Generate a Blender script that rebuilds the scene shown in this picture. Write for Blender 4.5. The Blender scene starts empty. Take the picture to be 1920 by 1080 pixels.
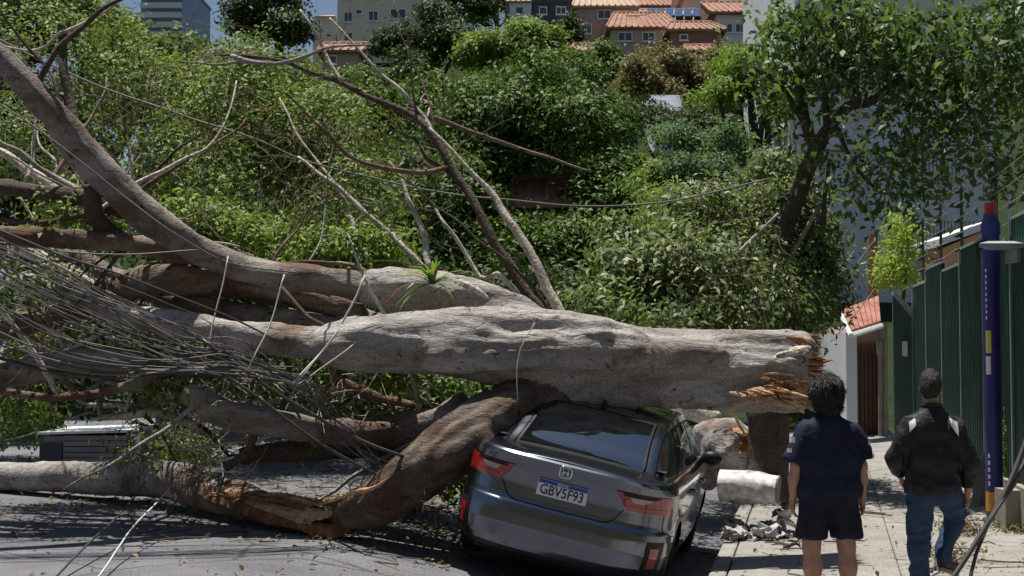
import bpy, math
import numpy as np
from mathutils import Matrix, Vector

# ------------------------------------------------------------------ camera, sky, sun, exposure
scene = bpy.context.scene
COL = scene.collection
FOCAL = 2667.0                      # focal length in pixels of a 1920 wide picture (50 mm)
CAM = np.array([0.0, 0.0, 1.85])
PITCH = math.atan(120.0 / FOCAL)
cam_data = bpy.data.cameras.new("camera")
cam_data.lens = 50.0
cam_data.sensor_width = 36.0
cam_data.clip_start = 0.1
cam_data.clip_end = 2000.0
camera = bpy.data.objects.new("camera", cam_data)
camera.location = CAM
camera.rotation_euler = (math.radians(90) + PITCH, 0, 0)
COL.objects.link(camera)
scene.camera = camera

SUN_EL, SUN_AZ = math.radians(78), math.radians(-42)      # azimuth from +Y towards +X
to_sun = Vector((math.cos(SUN_EL) * math.sin(SUN_AZ), math.cos(SUN_EL) * math.cos(SUN_AZ), math.sin(SUN_EL)))
world = bpy.data.worlds.new("World")
scene.world = world
world.use_nodes = True
wn = world.node_tree
wn.nodes.clear()
sky = wn.nodes.new("ShaderNodeTexSky")
sky.sky_type = 'NISHITA'
sky.sun_disc = False
sky.sun_elevation = SUN_EL
sky.sun_rotation = SUN_AZ
bg = wn.nodes.new("ShaderNodeBackground")
bg.inputs[1].default_value = 0.05
wo = wn.nodes.new("ShaderNodeOutputWorld")
wn.links.new(sky.outputs[0], bg.inputs[0])
wn.links.new(bg.outputs[0], wo.inputs[0])
sun_data = bpy.data.lights.new("sun", 'SUN')
sun_data.energy = 5.0
sun_data.angle = math.radians(0.53)
sun_data.color = (1.0, 0.95, 0.87)
sun = bpy.data.objects.new("sun", sun_data)
sun.rotation_euler = to_sun.to_track_quat('Z', 'Y').to_euler()
sun.location = (0, 0, 30)
COL.objects.link(sun)
vs = scene.view_settings
vs.view_transform = 'Standard'
vs.look = 'None'
vs.exposure = 0.45
vs.gamma = 1.0
vs.use_curve_mapping = False
scene.cycles.max_bounces = 5
scene.cycles.diffuse_bounces = 3
scene.cycles.glossy_bounces = 3
scene.cycles.transparent_max_bounces = 8

# ------------------------------------------------------------------ helpers
def P(px, py, d):
    """point seen at pixel (px,py) of the 1920x1080 photograph, d metres down the street"""
    a, b = (px - 960.0) / FOCAL, (540.0 - py) / FOCAL
    cp, sp = math.cos(PITCH), math.sin(PITCH)
    t = d / (cp - b * sp)
    return np.array([CAM[0] + t * a, d, CAM[2] + t * (sp + b * cp)])

def hash3(i, j, k, seed):
    n = (i * 374761393 + j * 668265263 + k * 2147483647 + seed * 1274126177) & 0xffffffff
    n = ((n ^ (n >> 13)) * 1274126177) & 0xffffffff
    n = n ^ (n >> 16)
    return (n & 0xffff) / 65535.0 * 2 - 1

def vnoise(p, seed=0):
    p = np.asarray(p, float)
    f = np.floor(p)
    i = f.astype(np.int64)
    t = p - f
    t = t * t * (3 - 2 * t)
    r = 0
    for dx in (0, 1):
        for dy in (0, 1):
            for dz in (0, 1):
                w = (t[:, 0] if dx else 1 - t[:, 0]) * (t[:, 1] if dy else 1 - t[:, 1]) * (t[:, 2] if dz else 1 - t[:, 2])
                r = r + w * hash3(i[:, 0] + dx, i[:, 1] + dy, i[:, 2] + dz, seed)
    return r

def fbm(p, oct=3, seed=0):
    p = np.asarray(p, float)
    r, a, s = 0, 1.0, 0
    for o in range(oct):
        r = r + a * vnoise(p * 2 ** o, seed + o * 17)
        s += a
        a *= 0.5
    return r / s

class Geo:
    """collects vertices and faces of ONE mesh"""
    def __init__(self):
        self.v, self.f, self.n = [], [], 0
    def add(self, v, f):
        v = np.asarray(v, float).reshape(-1, 3)
        self.v.append(v)
        for q in f:
            self.f.append(tuple(int(x) + self.n for x in q))
        self.n += len(v)
        return self
    def box(self, lo, hi, rot=0.0, piv=None):
        x0, y0, z0 = lo; x1, y1, z1 = hi
        v = np.array([[x0,y0,z0],[x1,y0,z0],[x1,y1,z0],[x0,y1,z0],[x0,y0,z1],[x1,y0,z1],[x1,y1,z1],[x0,y1,z1]], float)
        if rot:
            c = np.array(piv if piv is not None else [(x0+x1)/2,(y0+y1)/2,0])
            q = v - c; cs, sn = math.cos(rot), math.sin(rot)
            v = np.stack([q[:,0]*cs-q[:,1]*sn, q[:,0]*sn+q[:,1]*cs, q[:,2]], 1) + c
        return self.add(v, BOXF)
    def hexa(self, v):
        return self.add(v, BOXF)
    def tube(self, path, rad, ring=8, amp=0.0, seed=0, freq=4.0, caps=True):
        v, f = tube(path, rad, ring, amp, seed, freq, caps)
        return self.add(v, f)
BOXF = [(0,3,2,1),(4,5,6,7),(0,1,5,4),(1,2,6,5),(2,3,7,6),(3,0,4,7)]

def smooth_path(pts, step):
    pts = np.asarray(pts, float)
    if len(pts) < 3:
        n = max(2, int(np.linalg.norm(pts[-1][:3]-pts[0][:3]) / step) + 1)
        t = np.linspace(0, 1, n)[:, None]
        return pts[0] * (1 - t) + pts[-1] * t
    e = np.vstack([2 * pts[0] - pts[1], pts, 2 * pts[-1] - pts[-2]])
    out = []
    for i in range(1, len(e) - 2):
        p0, p1, p2, p3 = e[i-1], e[i], e[i+1], e[i+2]
        n = max(2, int(np.linalg.norm((p2 - p1)[:3]) / step))
        t = np.linspace(0, 1, n, endpoint=False)[:, None]
        out.append(0.5 * ((2*p1) + (-p0+p2)*t + (2*p0-5*p1+4*p2-p3)*t**2 + (-p0+3*p1-3*p2+p3)*t**3))
    out.append(pts[-1][None])
    return np.vstack(out)

def tube(path, rad, ring=8, amp=0.0, seed=0, freq=4.0, caps=True):
    path = np.asarray(path, float)
    n = len(path)
    rad = np.broadcast_to(np.asarray(rad, float), (n,))
    tg = np.gradient(path, axis=0)
    tg /= np.linalg.norm(tg, axis=1)[:, None] + 1e-9
    ref = np.array([0, 0, 1.0]) if abs(tg[0][2]) < 0.9 else np.array([1.0, 0, 0])
    u = np.cross(tg[0], ref); u /= np.linalg.norm(u)
    U = np.zeros_like(path)
    for i in range(n):
        u = u - tg[i] * np.dot(u, tg[i]); u /= np.linalg.norm(u) + 1e-9
        U[i] = u
    V = np.cross(tg, U)
    th = np.linspace(0, 2 * math.pi, ring, endpoint=False)
    c, s = np.cos(th), np.sin(th)
    dirs = U[:, None, :] * c[None, :, None] + V[:, None, :] * s[None, :, None]
    R = np.repeat(rad[:, None], ring, 1)
    if amp:
        along = np.concatenate([[0], np.cumsum(np.linalg.norm(np.diff(path, axis=0), axis=1))])
        q = np.stack([np.repeat(along[:, None], ring, 1) * freq * 0.6 / max(rad.mean(), 0.02) * 0.12,
                      np.repeat(c[None], n, 0) * 1.6, np.repeat(s[None], n, 0) * 1.6], -1).reshape(-1, 3)
        R = R * (1 + amp * (fbm(q + seed * 3.7, 3, seed) * 1.3).reshape(n, ring))
    v = (path[:, None, :] + dirs * R[..., None]).reshape(-1, 3)
    f = []
    for i in range(n - 1):
        a, b = i * ring, (i + 1) * ring
        for j in range(ring):
            k = (j + 1) % ring
            f.append((a + j, a + k, b + k, b + j))
    if caps:
        f.append(tuple(range(ring - 1, -1, -1)))
        f.append(tuple(range((n - 1) * ring, n * ring)))
    return v, f

def surface_nets(fn, lo, hi, h):
    lo, hi = np.array(lo, float), np.array(hi, float)
    n = np.ceil((hi - lo) / h).astype(int) + 1
    ax = [lo[i] + np.arange(n[i]) * h for i in range(3)]
    G = np.stack(np.meshgrid(*ax, indexing='ij'), -1)
    d = fn(G.reshape(-1, 3)).reshape(n)
    ins = d < 0
    c = [(i, j, k) for i in (0, 1) for j in (0, 1) for k in (0, 1)]
    m = n - 1
    sl = lambda o: tuple(slice(o[a], o[a] + m[a]) for a in range(3))
    cnt = sum(ins[sl(o)].astype(int) for o in c)
    act = (cnt > 0) & (cnt < 8)
    idx = np.argwhere(act)
    num = np.zeros((len(idx), 3)); den = np.zeros(len(idx))
    for a in c:
        for ax_ in range(3):
            if a[ax_]: continue
            b = list(a); b[ax_] = 1
            ia = idx + np.array(a); ib = idx + np.array(b)
            da = d[ia[:,0], ia[:,1], ia[:,2]]; db = d[ib[:,0], ib[:,1], ib[:,2]]
            x = (da < 0) != (db < 0)
            t = np.where(x, da / np.where(x, da - db, 1), 0)
            pt = ia + t[:, None] * (np.array(b) - np.array(a))
            num[x] += pt[x]; den[x] += 1
    verts = lo + num / den[:, None] * h
    vid = -np.ones(m, int)
    vid[idx[:,0], idx[:,1], idx[:,2]] = np.arange(len(idx))
    faces = []
    for a in range(3):
        b, cc = (a + 1) % 3, (a + 2) % 3
        s0 = [slice(1, m[0]), slice(1, m[1]), slice(1, m[2])]
        s0[a] = slice(0, m[a]); s1 = list(s0); s1[a] = slice(1, m[a] + 1)
        A, B = ins[tuple(s0)], ins[tuple(s1)]
        e = np.argwhere(A != B)
        if not len(e): continue
        off = np.ones(3, int); off[a] = 0
        e = e + off
        eb = np.zeros(3, int); eb[b] = 1
        ec = np.zeros(3, int); ec[cc] = 1
        g = lambda q: vid[q[:,0], q[:,1], q[:,2]]
        q = np.stack([g(e - eb - ec), g(e - ec), g(e), g(e - eb)], 1)
        flip = ~ins[e[:,0], e[:,1], e[:,2]]
        q[flip] = q[flip][:, ::-1]
        faces.append(q)
    faces = np.vstack(faces)
    return verts, faces[(faces >= 0).all(1)]

def sd_cone(p, a, b, ra, rb, sc=None):
    a, b = np.asarray(a, float), np.asarray(b, float)
    if sc is not None:
        sc = np.asarray(sc, float); p = p * sc; a = a * sc; b = b * sc
    ba = b - a; pa = p - a
    hh = np.clip(pa @ ba / max(ba @ ba, 1e-9), 0, 1)
    return np.linalg.norm(pa - hh[:, None] * ba, axis=1) - (ra + (rb - ra) * hh)

def sd_ell(p, c, r):
    q = (p - np.asarray(c, float)) / np.asarray(r, float)
    k0 = np.linalg.norm(q, axis=1); k1 = np.linalg.norm(q / np.asarray(r, float), axis=1) + 1e-9
    return k0 * (k0 - 1) / k1

def smin(a, b, k):
    hh = np.clip(0.5 + 0.5 * (b - a) / k, 0, 1)
    return b + (a - b) * hh - k * hh * (1 - hh)

def mesh_fast(name, v, f):
    """v (n,3), f (m,k) arrays with the same corner count"""
    v = np.ascontiguousarray(v, np.float32); f = np.ascontiguousarray(f, np.int32)
    me = bpy.data.meshes.new(name)
    me.vertices.add(len(v)); me.vertices.foreach_set("co", v.ravel())
    k = f.shape[1]
    me.loops.add(f.size); me.loops.foreach_set("vertex_index", f.ravel())
    me.polygons.add(len(f)); me.polygons.foreach_set("loop_start", np.arange(len(f), dtype=np.int32) * k)
    me.update(calc_edges=True)
    return me

def link(name, me, material=None, parent=None, smooth=True, world_space=True):
    if material is not None and not me.materials:
        me.materials.append(material)
    if smooth and len(me.polygons):
        me.polygons.foreach_set("use_smooth", np.ones(len(me.polygons), bool))
    o = bpy.data.objects.new(name, me)
    COL.objects.link(o)
    if parent is not None:
        o.parent = parent
        if world_space and parent.type == 'EMPTY':
            o.matrix_parent_inverse = parent.matrix_basis.inverted()
    return o

def obj(name, geo, material, parent=None, smooth=False, world_space=True):
    if isinstance(geo, Geo):
        me = bpy.data.meshes.new(name)
        me.from_pydata(np.vstack(geo.v).tolist(), [], geo.f)
        me.update()
    else:
        v, f = geo
        if isinstance(f, np.ndarray):
            me = mesh_fast(name, v, f)
        else:
            me = bpy.data.meshes.new(name)
            me.from_pydata(np.asarray(v).tolist(), [], [tuple(int(i) for i in q) for q in f]); me.update()
    return link(name, me, material, parent, smooth, world_space)

def autosmooth(o, deg=35):
    me = o.data
    me.polygons.foreach_set("use_smooth", np.ones(len(me.polygons), bool))
    me.set_sharp_from_angle(angle=math.radians(deg))
    return o

def tag(o, label=None, cat=None, group=None, kind=None):
    if label: o["label"] = label
    if cat: o["category"] = cat
    if group: o["group"] = group
    if kind: o["kind"] = kind
    return o

def thing(name, label, cat, loc=(0, 0, 0), rot=(0, 0, 0), group=None):
    o = bpy.data.objects.new(name, None)
    o.empty_display_size = 0.2
    COL.objects.link(o)
    o.location = loc
    o.rotation_euler = rot
    m = Matrix.LocRotScale(Vector(loc), __import__("mathutils").Euler(rot), None)
    o.matrix_basis = m
    return tag(o, label, cat, group)

# ------------------------------------------------------------------ materials
def nt(name):
    m = bpy.data.materials.new(name)
    m.use_nodes = True
    t = m.node_tree
    b = t.nodes["Principled BSDF"]
    return m, t, b

def ramp_node(t, stops):
    r = t.nodes.new("ShaderNodeValToRGB")
    while len(r.color_ramp.elements) < len(stops):
        r.color_ramp.elements.new(0.5)
    for e, (p, c) in zip(r.color_ramp.elements, stops):
        e.position = p
        e.color = (*c, 1)
    return r

def surf(name, c1, c2, scale=4, rough=0.8, bump=0.2, bscale=None, stretch=(1, 1, 1), metallic=0.0, coat=0.0,
         detail=8, third=None, spec=0.4, contrast=0.25, fine=None, coord="Object"):
    """two-tone noise surface with relief"""
    m, t, b = nt(name)
    L = t.links
    tc = t.nodes.new("ShaderNodeTexCoord")
    mp = t.nodes.new("ShaderNodeMapping")
    mp.inputs["Scale"].default_value = stretch
    L.new(tc.outputs[coord], mp.inputs[0])
    n = t.nodes.new("ShaderNodeTexNoise")
    n.inputs["Scale"].default_value = scale
    n.inputs["Detail"].default_value = detail
    n.inputs["Roughness"].default_value = 0.62
    L.new(mp.outputs[0], n.inputs[0])
    stops = [(0.5 - contrast, c1), (0.5 + contrast, c2)]
    if third:
        stops = [(0.5 - contrast, c1), (0.5, c2), (0.5 + contrast, third)]
    r = ramp_node(t, stops)
    L.new(n.outputs[0], r.inputs[0])
    out = r.outputs[0]
    if fine:
        fn = t.nodes.new("ShaderNodeTexNoise")
        fn.inputs["Scale"].default_value = fine[0]
        fn.inputs["Detail"].default_value = 4
        L.new(mp.outputs[0], fn.inputs[0])
        fr = ramp_node(t, [(0.35, (1 - fine[1],) * 3), (0.65, (1 + fine[1],) * 3)])
        L.new(fn.outputs[0], fr.inputs[0])
        mx = t.nodes.new("ShaderNodeMix"); mx.data_type = 'RGBA'; mx.blend_type = 'MULTIPLY'
        mx.inputs[0].default_value = 1
        L.new(out, mx.inputs[6]); L.new(fr.outputs[0], mx.inputs[7])
        out = mx.outputs[2]
    L.new(out, b.inputs["Base Color"])
    b.inputs["Roughness"].default_value = rough
    b.inputs["Metallic"].default_value = metallic
    b.inputs["Specular IOR Level"].default_value = spec
    b.inputs["Coat Weight"].default_value = coat
    b.inputs["Coat Roughness"].default_value = 0.04
    if bump:
        n2 = t.nodes.new("ShaderNodeTexNoise")
        n2.inputs["Scale"].default_value = bscale or scale * 5
        n2.inputs["Detail"].default_value = 6
        L.new(mp.outputs[0], n2.inputs[0])
        bp = t.nodes.new("ShaderNodeBump")
        bp.inputs["Strength"].default_value = bump
        bp.inputs["Distance"].default_value = 0.02
        L.new(n2.outputs[0], bp.inputs["Height"])
        L.new(bp.outputs[0], b.inputs["Normal"])
    return m

def leaf_mat(name, cols, trans=0.2, rough=0.58, spec=0.22):
    m, t, b = nt(name)
    L = t.links
    g = t.nodes.new("ShaderNodeNewGeometry")
    stops = [(i / (len(cols) - 1), c) for i, c in enumerate(cols)]
    r = ramp_node(t, stops)
    L.new(g.outputs["Random Per Island"], r.inputs[0])
    L.new(r.outputs[0], b.inputs["Base Color"])
    b.inputs["Roughness"].default_value = rough
    b.inputs["Specular IOR Level"].default_value = spec
    tr = t.nodes.new("ShaderNodeBsdfTranslucent")
    hs = t.nodes.new("ShaderNodeMix"); hs.data_type = 'RGBA'; hs.blend_type = 'MULTIPLY'
    hs.inputs[0].default_value = 1
    hs.inputs[7].default_value = (1.4, 1.5, 0.7, 1)
    L.new(r.outputs[0], hs.inputs[6]); L.new(hs.outputs[2], tr.inputs[0])
    mx = t.nodes.new("ShaderNodeMixShader")
    mx.inputs[0].default_value = trans
    L.new(b.outputs[0], mx.inputs[1]); L.new(tr.outputs[0], mx.inputs[2])
    L.new(mx.outputs[0], t.nodes["Material Output"].inputs[0])
    return m

def plain(name, col, rough=0.6, metallic=0.0, coat=0.0, spec=0.5, var=0.12, scale=9, bump=0.0):
    c1 = tuple(c * (1 - var) for c in col); c2 = tuple(min(1, c * (1 + var)) for c in col)
    return surf(name, c1, c2, scale, rough, bump, metallic=metallic, coat=coat, spec=spec, detail=5)

M = {}
M['bark'] = surf("grey_bark", (0.17, 0.14, 0.12), (0.31, 0.275, 0.245), 3.0, 0.9, 0.7, 18, stretch=(0.55, 1.4, 1.4), third=(0.44, 0.405, 0.37), contrast=0.26, fine=(26, 0.3), spec=0.2)
M['bark_pale'] = surf("pale_bark", (0.22, 0.19, 0.16), (0.42, 0.38, 0.32), 5, 0.9, 0.7, 30, third=(0.58, 0.54, 0.47), fine=(40, 0.3), spec=0.2)
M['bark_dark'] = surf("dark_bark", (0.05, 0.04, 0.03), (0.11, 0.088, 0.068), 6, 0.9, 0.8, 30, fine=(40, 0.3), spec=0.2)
M['bark_red'] = surf("reddish_bark", (0.09, 0.058, 0.042), (0.19, 0.13, 0.1), 3.5, 0.9, 1.0, 22, stretch=(0.4, 1.5, 1.5), third=(0.33, 0.27, 0.22), contrast=0.2, fine=(36, 0.35), spec=0.2)
M['torn'] = surf("torn_wood", (0.25, 0.125, 0.065), (0.45, 0.275, 0.15), 5, 0.8, 0.9, 22, stretch=(0.35, 3, 3), third=(0.62, 0.47, 0.31), fine=(18, 0.3), spec=0.2)
M['torn_dark'] = surf("torn_dark_wood", (0.06, 0.03, 0.018), (0.2, 0.09, 0.04), 7, 0.9, 0.9, 30, third=(0.42, 0.2, 0.08), spec=0.2)
M['asphalt'] = surf("asphalt", (0.10, 0.10, 0.112), (0.185, 0.185, 0.20), 1.1, 0.85, 0.6, 120, contrast=0.2, fine=(110, 0.5), spec=0.3)
M['slab'] = surf("pavement_concrete", (0.19, 0.18, 0.165), (0.31, 0.295, 0.275), 2.2, 0.9, 0.35, 60, fine=(50, 0.18), spec=0.25)
M['kerb'] = surf("kerb_concrete", (0.2, 0.19, 0.18), (0.34, 0.33, 0.31), 4, 0.9, 0.4, 60, fine=(60, 0.2), spec=0.25)
M['soil'] = surf("soil", (0.05, 0.045, 0.03), (0.09, 0.085, 0.05), 2, 0.95, 0.5, 30, spec=0.1)
M['hill'] = surf("hillside_greenery", (0.012, 0.02, 0.008), (0.03, 0.045, 0.017), 1.2, 0.95, 0.6, 5, spec=0.1)
M['leaf_fallen'] = leaf_mat("fallen_tree_leaves", [(0.067, 0.115, 0.035), (0.122, 0.191, 0.048), (0.189, 0.268, 0.071), (0.289, 0.306, 0.108)], 0.22)
M['leaf_mango'] = leaf_mat("dark_broad_leaves", [(0.055, 0.098, 0.028), (0.092, 0.152, 0.036), (0.13, 0.195, 0.048)], 0.18)
M['leaf_light'] = leaf_mat("light_green_leaves", [(0.107, 0.178, 0.044), (0.180, 0.269, 0.058), (0.255, 0.321, 0.077)], 0.25)
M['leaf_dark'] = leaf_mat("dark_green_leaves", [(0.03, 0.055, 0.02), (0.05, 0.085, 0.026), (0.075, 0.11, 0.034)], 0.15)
M['leaf_blue'] = leaf_mat("blue_green_leaves", [(0.068, 0.119, 0.059), (0.106, 0.176, 0.090), (0.155, 0.223, 0.099)], 0.3)
M['leaf_gloss'] = leaf_mat("glossy_leaves", [(0.065, 0.104, 0.042), (0.100, 0.165, 0.056), (0.176, 0.229, 0.091)], 0.34, 0.5, 0.3)
M['leaf_bush'] = leaf_mat("grey_green_leaves", [(0.075, 0.113, 0.046), (0.138, 0.186, 0.073), (0.251, 0.280, 0.143)], 0.3, 0.5, 0.35)
M['leaf_rust'] = leaf_mat("rusty_green_leaves", [(0.097, 0.127, 0.050), (0.145, 0.151, 0.059), (0.309, 0.176, 0.120)], 0.3)
M['leaf_bright'] = leaf_mat("bright_young_leaves", [(0.193, 0.303, 0.040), (0.290, 0.399, 0.059), (0.386, 0.400, 0.099)], 0.4)
M['leaf_dry'] = leaf_mat("dry_leaf_litter", [(0.063, 0.102, 0.026), (0.125, 0.132, 0.052), (0.201, 0.119, 0.058), (0.260, 0.203, 0.116)], 0.15)

def bark_mat(name, lo, mid, hi, brown, cover=0.5):
    """streaky bark: long grain, brown bare patches, dark knots and pits, fine cracks"""
    m, t, b = nt(name); L = t.links; N = t.nodes
    tc = N.new("ShaderNodeTexCoord")
    def mapped(scale):
        mp = N.new("ShaderNodeMapping"); mp.inputs["Scale"].default_value = scale; L.new(tc.outputs["Object"], mp.inputs[0]); return mp.outputs[0]
    def noise(vec, sc, det=6, dist=0.0):
        n = N.new("ShaderNodeTexNoise"); n.inputs["Scale"].default_value = sc; n.inputs["Detail"].default_value = det; n.inputs["Distortion"].default_value = dist
        n.inputs["Roughness"].default_value = 0.65; L.new(vec, n.inputs[0]); return n.outputs[0]
    def mix(f, a, bcol, mode='MIX'):
        x = N.new("ShaderNodeMix"); x.data_type = 'RGBA'; x.blend_type = mode
        if isinstance(f, float): x.inputs[0].default_value = f
        else: L.new(f, x.inputs[0])
        for s, k in ((a, 6), (bcol, 7)):
            if isinstance(s, tuple): x.inputs[k].default_value = (*s, 1)
            else: L.new(s, x.inputs[k])
        return x.outputs[2]
    grain = mapped((0.5, 1.6, 1.6)); iso = mapped((1, 1, 1))
    r1 = ramp_node(t, [(0.28, lo), (0.5, mid), (0.72, hi)]); L.new(noise(grain, 3.2, 8, 0.4), r1.inputs[0])
    r2 = ramp_node(t, [(cover - 0.02, (0, 0, 0)), (cover + 0.1, (1, 1, 1))]); L.new(noise(iso, 1.3, 5, 0.6), r2.inputs[0])
    col = mix(r2.outputs[0], r1.outputs[0], brown)
    r3 = ramp_node(t, [(0.30, (0.25, 0.22, 0.2)), (0.38, (1, 1, 1))]); L.new(noise(mapped((0.8, 1, 1)), 11, 3), r3.inputs[0])
    col = mix(1.0, col, r3.outputs[0], 'MULTIPLY')
    r4 = ramp_node(t, [(0.3, (0.7, 0.7, 0.7)), (0.7, (1.25, 1.25, 1.25))]); L.new(noise(iso, 45, 3), r4.inputs[0])
    col = mix(1.0, col, r4.outputs[0], 'MULTIPLY')
    L.new(col, b.inputs["Base Color"]); b.inputs["Roughness"].default_value = 0.9; b.inputs["Specular IOR Level"].default_value = 0.2
    vo = N.new("ShaderNodeTexVoronoi"); vo.feature = 'DISTANCE_TO_EDGE'; vo.inputs["Scale"].default_value = 7
    L.new(mapped((0.5, 1.8, 1.8)), vo.inputs[0])
    rv = ramp_node(t, [(0.0, (0, 0, 0)), (0.07, (1, 1, 1))]); L.new(vo.outputs[0], rv.inputs[0])
    b1 = N.new("ShaderNodeBump"); b1.inputs["Strength"].default_value = 0.4; b1.inputs["Distance"].default_value = 0.012; L.new(rv.outputs[0], b1.inputs["Height"])
    b2 = N.new("ShaderNodeBump"); b2.inputs["Strength"].default_value = 0.8; b2.inputs["Distance"].default_value = 0.02; L.new(noise(grain, 26, 9), b2.inputs["Height"]); L.new(b1.outputs[0], b2.inputs["Normal"])
    L.new(b2.outputs[0], b.inputs["Normal"])
    return m
M['bark'] = bark_mat("grey_bark_skin", (0.15, 0.13, 0.115), (0.32, 0.295, 0.275), (0.50, 0.475, 0.45), (0.165, 0.115, 0.088), 0.55)
M['bark_mid'] = bark_mat("shaded_brown_grey_bark_skin", (0.11, 0.09, 0.076), (0.22, 0.19, 0.168), (0.37, 0.34, 0.315), (0.13, 0.088, 0.066), 0.54)  # brownish grey bark, foliage shade on the limbs put into its tones
def add_cracks(m, scale, width, dark):
    """thin dark crack network multiplied into the base colour of a ground material"""
    t = m.node_tree; L = t.links; N = t.nodes; b = N["Principled BSDF"]
    src = b.inputs["Base Color"].links[0].from_socket
    tc = N.new("ShaderNodeTexCoord"); ns = N.new("ShaderNodeTexNoise"); ns.inputs["Scale"].default_value = scale * 3; ns.inputs["Detail"].default_value = 6
    L.new(tc.outputs["Object"], ns.inputs[0])
    mx = N.new("ShaderNodeMix"); mx.data_type = 'VECTOR'; mx.inputs[0].default_value = 0.22
    L.new(tc.outputs["Object"], mx.inputs[4]); L.new(ns.outputs[1], mx.inputs[5])
    vo = N.new("ShaderNodeTexVoronoi"); vo.feature = 'DISTANCE_TO_EDGE'; vo.inputs["Scale"].default_value = scale; L.new(mx.outputs[1], vo.inputs[0])
    r = ramp_node(t, [(0.0, (dark,) * 3), (width, (1, 1, 1))]); L.new(vo.outputs[0], r.inputs[0])
    mm = N.new("ShaderNodeMix"); mm.data_type = 'RGBA'; mm.blend_type = 'MULTIPLY'; mm.inputs[0].default_value = 1
    L.new(src, mm.inputs[6]); L.new(r.outputs[0], mm.inputs[7]); L.new(mm.outputs[2], b.inputs["Base Color"])
add_cracks(M['asphalt'], 0.55, 0.012, 0.4)
add_cracks(M['slab'], 0.7, 0.008, 0.55)
M['bark_shade'] = bark_mat("shade_darkened_brown_bark_skin", (0.05, 0.038, 0.03), (0.115, 0.088, 0.07), (0.24, 0.2, 0.17), (0.085, 0.05, 0.036), 0.5)  # brown bark of the downward limb, its shadow darkened into the colours
M['bark_red'] = bark_mat("reddish_bark_skin", (0.10, 0.07, 0.055), (0.2, 0.15, 0.12), (0.34, 0.29, 0.25), (0.13, 0.07, 0.048), 0.48)
# ------------------------------------------------------------------ leaves
def leaf_mesh(name, c, size, rng, material, parent=None, up=0.6, aspect=0.42, droop=0.0, form=1.25):
    """c: leaf centres, or (centres, outward direction of each leaf's spray)"""
    cn = None
    if isinstance(c, tuple): c, cn = c
    n = len(c)
    nrm = rng.normal(size=(n, 3)); nrm[:, 2] = np.abs(nrm[:, 2]) * (0.5 + up) + up * 0.6
    if cn is not None: nrm = nrm * 0.62 + cn * form
    nrm /= np.linalg.norm(nrm, axis=1)[:, None]
    a = rng.normal(size=(n, 3)); a[:, 2] -= droop
    a -= nrm * (a * nrm).sum(1)[:, None]
    a /= np.linalg.norm(a, axis=1)[:, None] + 1e-9
    b = np.cross(nrm, a)
    s = size * rng.uniform(0.6, 1.35, n)[:, None]
    fold = nrm * s * 0.12
    v = np.stack([c - a * s * 0.5, c - b * s * aspect * 0.5 + fold - a * s * 0.05, c + a * s * 0.5 - fold * 0.6, c + b * s * aspect * 0.5 + fold - a * s * 0.05], 1).reshape(-1, 3)
    f = np.arange(n * 4).reshape(-1, 4)
    me = mesh_fast(name, v, f)
    o = link(name, me, material, parent, smooth=False)
    o["kind"] = "stuff"
    return o

def crown_points(rng, ells, n, spread=0.22, per=26, shell=0.45, holes=0.12, hfreq=1.2, seed=0, dome=0.0):
    """leaf positions: clusters through the outer volume of each ellipsoid, thinned by a noise field"""
    vol = np.array([(r[0] * r[1] * r[2]) ** (2 / 3) for _, r in ells])
    k = rng.choice(len(ells), int(n / per * 1.5), p=vol / vol.sum())
    C = np.array([e[0] for e in ells])[k]; R = np.array([e[1] for e in ells])[k]
    d = rng.normal(size=C.shape)
    if dome: d[:, 2] = np.where(rng.uniform(size=len(d)) < dome, np.abs(d[:, 2]), d[:, 2])
    d /= np.linalg.norm(d, axis=1)[:, None]
    q = C + R * d * (shell + (1 - shell) * rng.uniform(0, 1, len(C)) ** 0.6)[:, None]
    keep = vnoise(q * hfreq, seed) > -1 + 2 * holes * 1.6
    q = q[keep][: int(n / per)]
    m = len(q)
    w = rng.uniform(0.5, 1.4, m)
    pts = np.repeat(q, per, 0) + rng.normal(size=(m * per, 3)) * (spread * np.repeat(w, per))[:, None] * np.array([1, 1, 0.75])
    dd = d[keep][: int(n / per)] + rng.normal(size=(m, 3)) * 0.35
    dd /= np.linalg.norm(dd, axis=1)[:, None]
    return pts, np.repeat(dd, per, 0)

def ell_px(px, py, rx, ry, d, rd=None):
    c = P(px, py, d)
    k = d / FOCAL
    return (c, np.array([rx * k, rd if rd else rx * k, ry * k]))

def bez(a, b, sag, n=24):
    a, b = np.asarray(a, float), np.asarray(b, float)
    t = np.linspace(0, 1, n)[:, None]
    p = a * (1 - t) + b * t
    p[:, 2] -= (4 * t * (1 - t))[:, 0] * sag
    return p
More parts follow.
